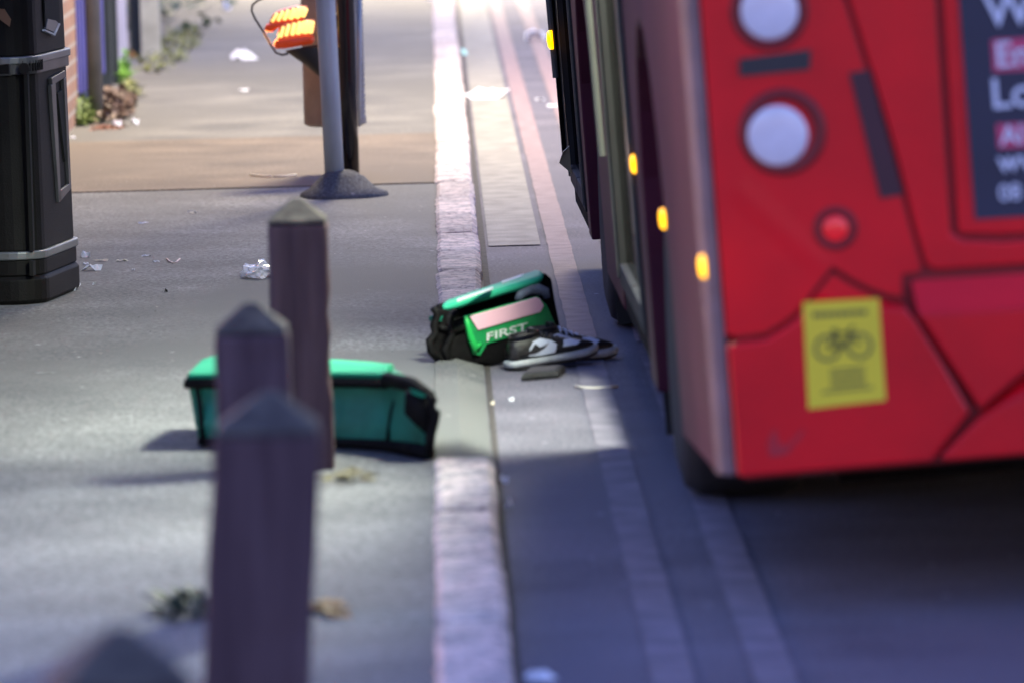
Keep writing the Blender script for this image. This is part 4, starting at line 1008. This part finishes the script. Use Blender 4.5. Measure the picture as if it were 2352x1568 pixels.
# ------------------------------------------------------------------ shoes
M_SUP = mat('shoe_black', (.014, .012, .013), .5, var=.3, vscale=20, bump=.2, bscale=60)
M_SWH = mat('shoe_white', (.60, .64, .74), .45, var=.06)
M_SOLE = mat('midsole_white', (.40, .42, .43), .6, var=.2, vscale=30)
M_OUT = mat('outsole_black', (.016, .013, .015), .8, var=.2)
PLAN = [(0, .020), (.012, .030), (.05, .035), (.10, .035), (.15, .040), (.19, .046), (.225, .046), (.255, .038), (.278, .022), (.287, .008)]
UPR = [(.004, .018, .072), (.02, .030, .090), (.05, .033, .093), (.08, .034, .094), (.105, .036, .090), (.135, .038, .082), (.165, .041, .072), (.20, .043, .064), (.235, .040, .057), (.262, .029, .049), (.280, .012, .040)]
def shoe(Mx, label, seed):
    root = thing('sneaker', label, 'shoe', None, 'pair of black and white sneakers', mw=Mx)
    def so(z0, z1, k0, k1, name, m):
        b = MB(); o = lambda k, z: [(x + (k - 1)*(x - .14)*.8, h*k, z + .010*max(0, (x - .2)/.09)**2) for x, h in PLAN] + [(x + (k - 1)*(x - .14)*.8, -h*k, z + .010*max(0, (x - .2)/.09)**2) for x, h in reversed(PLAN)]
        b.loft([o(k0, z0), o((k0 + k1)/2 + .015, (z0 + z1)/2), o(k1, z1)]); return b.build(name, m, root, world=False, smooth=True)
    so(0, .008, 1.0, 1.03, 'outsole', M_OUT); so(.0085, .026, 1.05, 1.02, 'midsole', M_SOLE)
    b = MB(); rings = []
    for x, h, zt in UPR:
        zb = .026 + .010*max(0, (x - .2)/.09)**2
        rings.append([(x, s_*h*k, zb + (zt - zb)*q) for s_, k, q in ((-1, 1, 0), (-1, 1.02, .3), (-1, .90, .62), (-1, .64, .88), (-1, .30, 1), (1, .30, 1), (1, .64, .88), (1, .90, .62), (1, 1.02, .3), (1, 1, 0))])
    b.loft(rings); up = b.build('upper', M_SUP, root, world=False, smooth=True, sub=1)
    b = MB(); b.tube([(.012, 0, .086), (.03, -.026, .094), (.075, -.028, .096), (.10, -.012, .098), (.10, .012, .098), (.075, .028, .096), (.03, .026, .094), (.012, 0, .086)], .005, 8); b.build('collar', M_SUP, root, world=False, smooth=True)
    b = MB(); b.loft([[(.085, -.018, .088), (.085, .018, .088), (.105, .018, .088), (.105, -.018, .088)], [(.080, -.020, .110), (.080, .020, .110), (.092, .020, .112), (.092, -.020, .112)]]); b.build('tongue', M_SUP, root, world=False, bevel=.004)
    b = MB()
    for i in range(5): x = .108 + i*.018; z = .093 - i*.0075; b.tube([(x, -.026, z - .012), (x + .004, -.01, z + .002), (x + .008, .012, z + .002), (x + .01, .026, z - .012)], .0028, 6)
    b.build('laces', M_SWH if seed == 2 else M_SUP, root, world=False, smooth=True)
    bv = bmesh.new(); bv.from_mesh(up.data); bmesh.ops.triangulate(bv, faces=bv.faces[:]); tree = BVHTree.FromBMesh(bv); bv.free()
    def decal(poly, name, m, off=.0022, side=-1, cuts=3):
        bm = bmesh.new(); f = bm.faces.new([bm.verts.new((x, side*.2, z)) for x, z in poly]); bmesh.ops.triangulate(bm, faces=[f])
        for _ in range(cuts): bmesh.ops.subdivide_edges(bm, edges=bm.edges[:], cuts=1, use_grid_fill=True)
        for v in bm.verts:
            hit = tree.find_nearest(Vector((v.co.x, side*.045, v.co.z)))
            h2 = tree.ray_cast(Vector((v.co.x, side*.2, v.co.z)), Vector((0, -side, 0)))
            if h2[0] is not None: hit = h2
            v.co = hit[0] + hit[1]*(off if hit[1].y*side > -.2 else -off)
        b = MB(); b.bm.free(); b.bm = bm; return b.build(name, m, root, world=False, smooth=True)
    for sd in (-1, 1):
        decal([(.052, .036), (.060, .058), (.075, .074), (.098, .080), (.132, .068), (.146, .056), (.136, .034), (.090, .032)], 'white_quarter', M_SWH, side=sd)
        decal([(.028, .046), (.050, .040), (.075, .041), (.102, .050), (.124, .066), (.106, .058), (.090, .055), (.081, .058), (.079, .067), (.072, .062), (.070, .054), (.058, .050)], 'curved_mark', M_OUT, off=.0042, side=sd)
        decal([(.162, .046), (.172, .064), (.198, .062), (.226, .052), (.205, .045)], 'white_toe_panel', M_SWH, side=sd)
        decal([(.004, .032), (.006, .060), (.020, .058), (.026, .034)], 'heel_tab', M_SUP, side=sd)
    return root
hp = G(1168, 851, RZ)
shoe(Matrix.Translation(hp + Vector((0, 0, .002))) @ Matrix.Rotation(R(25), 4, 'Z') @ Matrix.Rotation(R(-5), 4, 'Y') @ Matrix.Scale(.94, 4), 'black and white sneaker in front, heel toward the open bag', 1)
tp = G(1412, 822, RZ); yw = R(25)
shoe(Matrix.Translation(tp - Vector((math.cos(yw), math.sin(yw), 0))*.285 + Vector((0, 0, .002))) @ Matrix.Rotation(yw, 4, 'Z'), 'black and white sneaker half hidden behind the front one', 2)
b = MB(); q = [G(x, y, RZ) for x, y in ((1197, 876), (1284, 868), (1300, 856), (1215, 858))]
rings = [[p + Vector((0, 0, z)) + (sum(q, Vector())/4 - p)*k for p in q] for z, k in ((.001, .02), (.010, 0), (.020, .06), (.024, .25))]
b.loft(rings); tag(b.build('dark_pouch', mat('pouch_grey', (.014, .014, .017), .6, var=.4, vscale=30, bump=.5), bevel=.003), 'flat dark pouch lying in front of the sneakers', 'pouch')
rod([(1166, 803), (1187, 788), (1207, 772)], M_STICK, 'shoelace', 'short beige lace end between the open bag and the front sneaker', 'lace', .0035, .04) if False else None
b = MB(); b.tube([FP(1166, 803, .03), FP(1187, 787, .03), FP(1207, 772, .03)], .0035, 8); b.build('beige_cord', M_STICK, bag1, smooth=True)
# ------------------------------------------------------------------ street lamps across the road (their heads stay above the picture)
for SLX, SLY, REACH, EN, lab in ((3.6, 28.5, 3.0, 1180, 'nearer tall street lamp whose arm reaches over the far lane'), (3.9, 47, 2.6, 3400, 'farther tall street lamp lighting the end of the pavement')):
    sl = thing('street_lamp', lab, 'street lamp', Vector((SLX, SLY, RZ)), 'street lamps across the road')
    b = MB(); b.lathe([(.10, RZ), (.10, .9), (.06, .95), (.05, 6.0)], Matrix.Translation((SLX, SLY, 0)), 20); b.build('column', M_GALV, sl, smooth=True)
    b = MB(); b.tube([(SLX, SLY, 5.9), (SLX - .8, SLY, 6.3), (SLX - REACH + .3, SLY, 6.42)], .035, 10); b.build('arm', M_GALV, sl, smooth=True)
    b = MB(); b.box(SLX - REACH - .3, SLX - REACH + .3, SLY - .14, SLY + .14, 6.38, 6.48); b.build('lamp_head', M_GALV, sl, bevel=.02)
    b = MB(); b.box(SLX - REACH - .25, SLX - REACH + .25, SLY - .11, SLY + .11, 6.36, 6.378); b.build('lamp_glass', M_LAMPON, sl)
    l = bpy.data.lights.new('street_lamp_light', 'SPOT'); l.energy = EN; l.color = (1, .85, .60); l.spot_size = R(150); l.spot_blend = .9; l.shadow_soft_size = 1.1
    o = bpy.data.objects.new('street_lamp_light', l); C.objects.link(o); o.location = (SLX - REACH, SLY, 6.33)
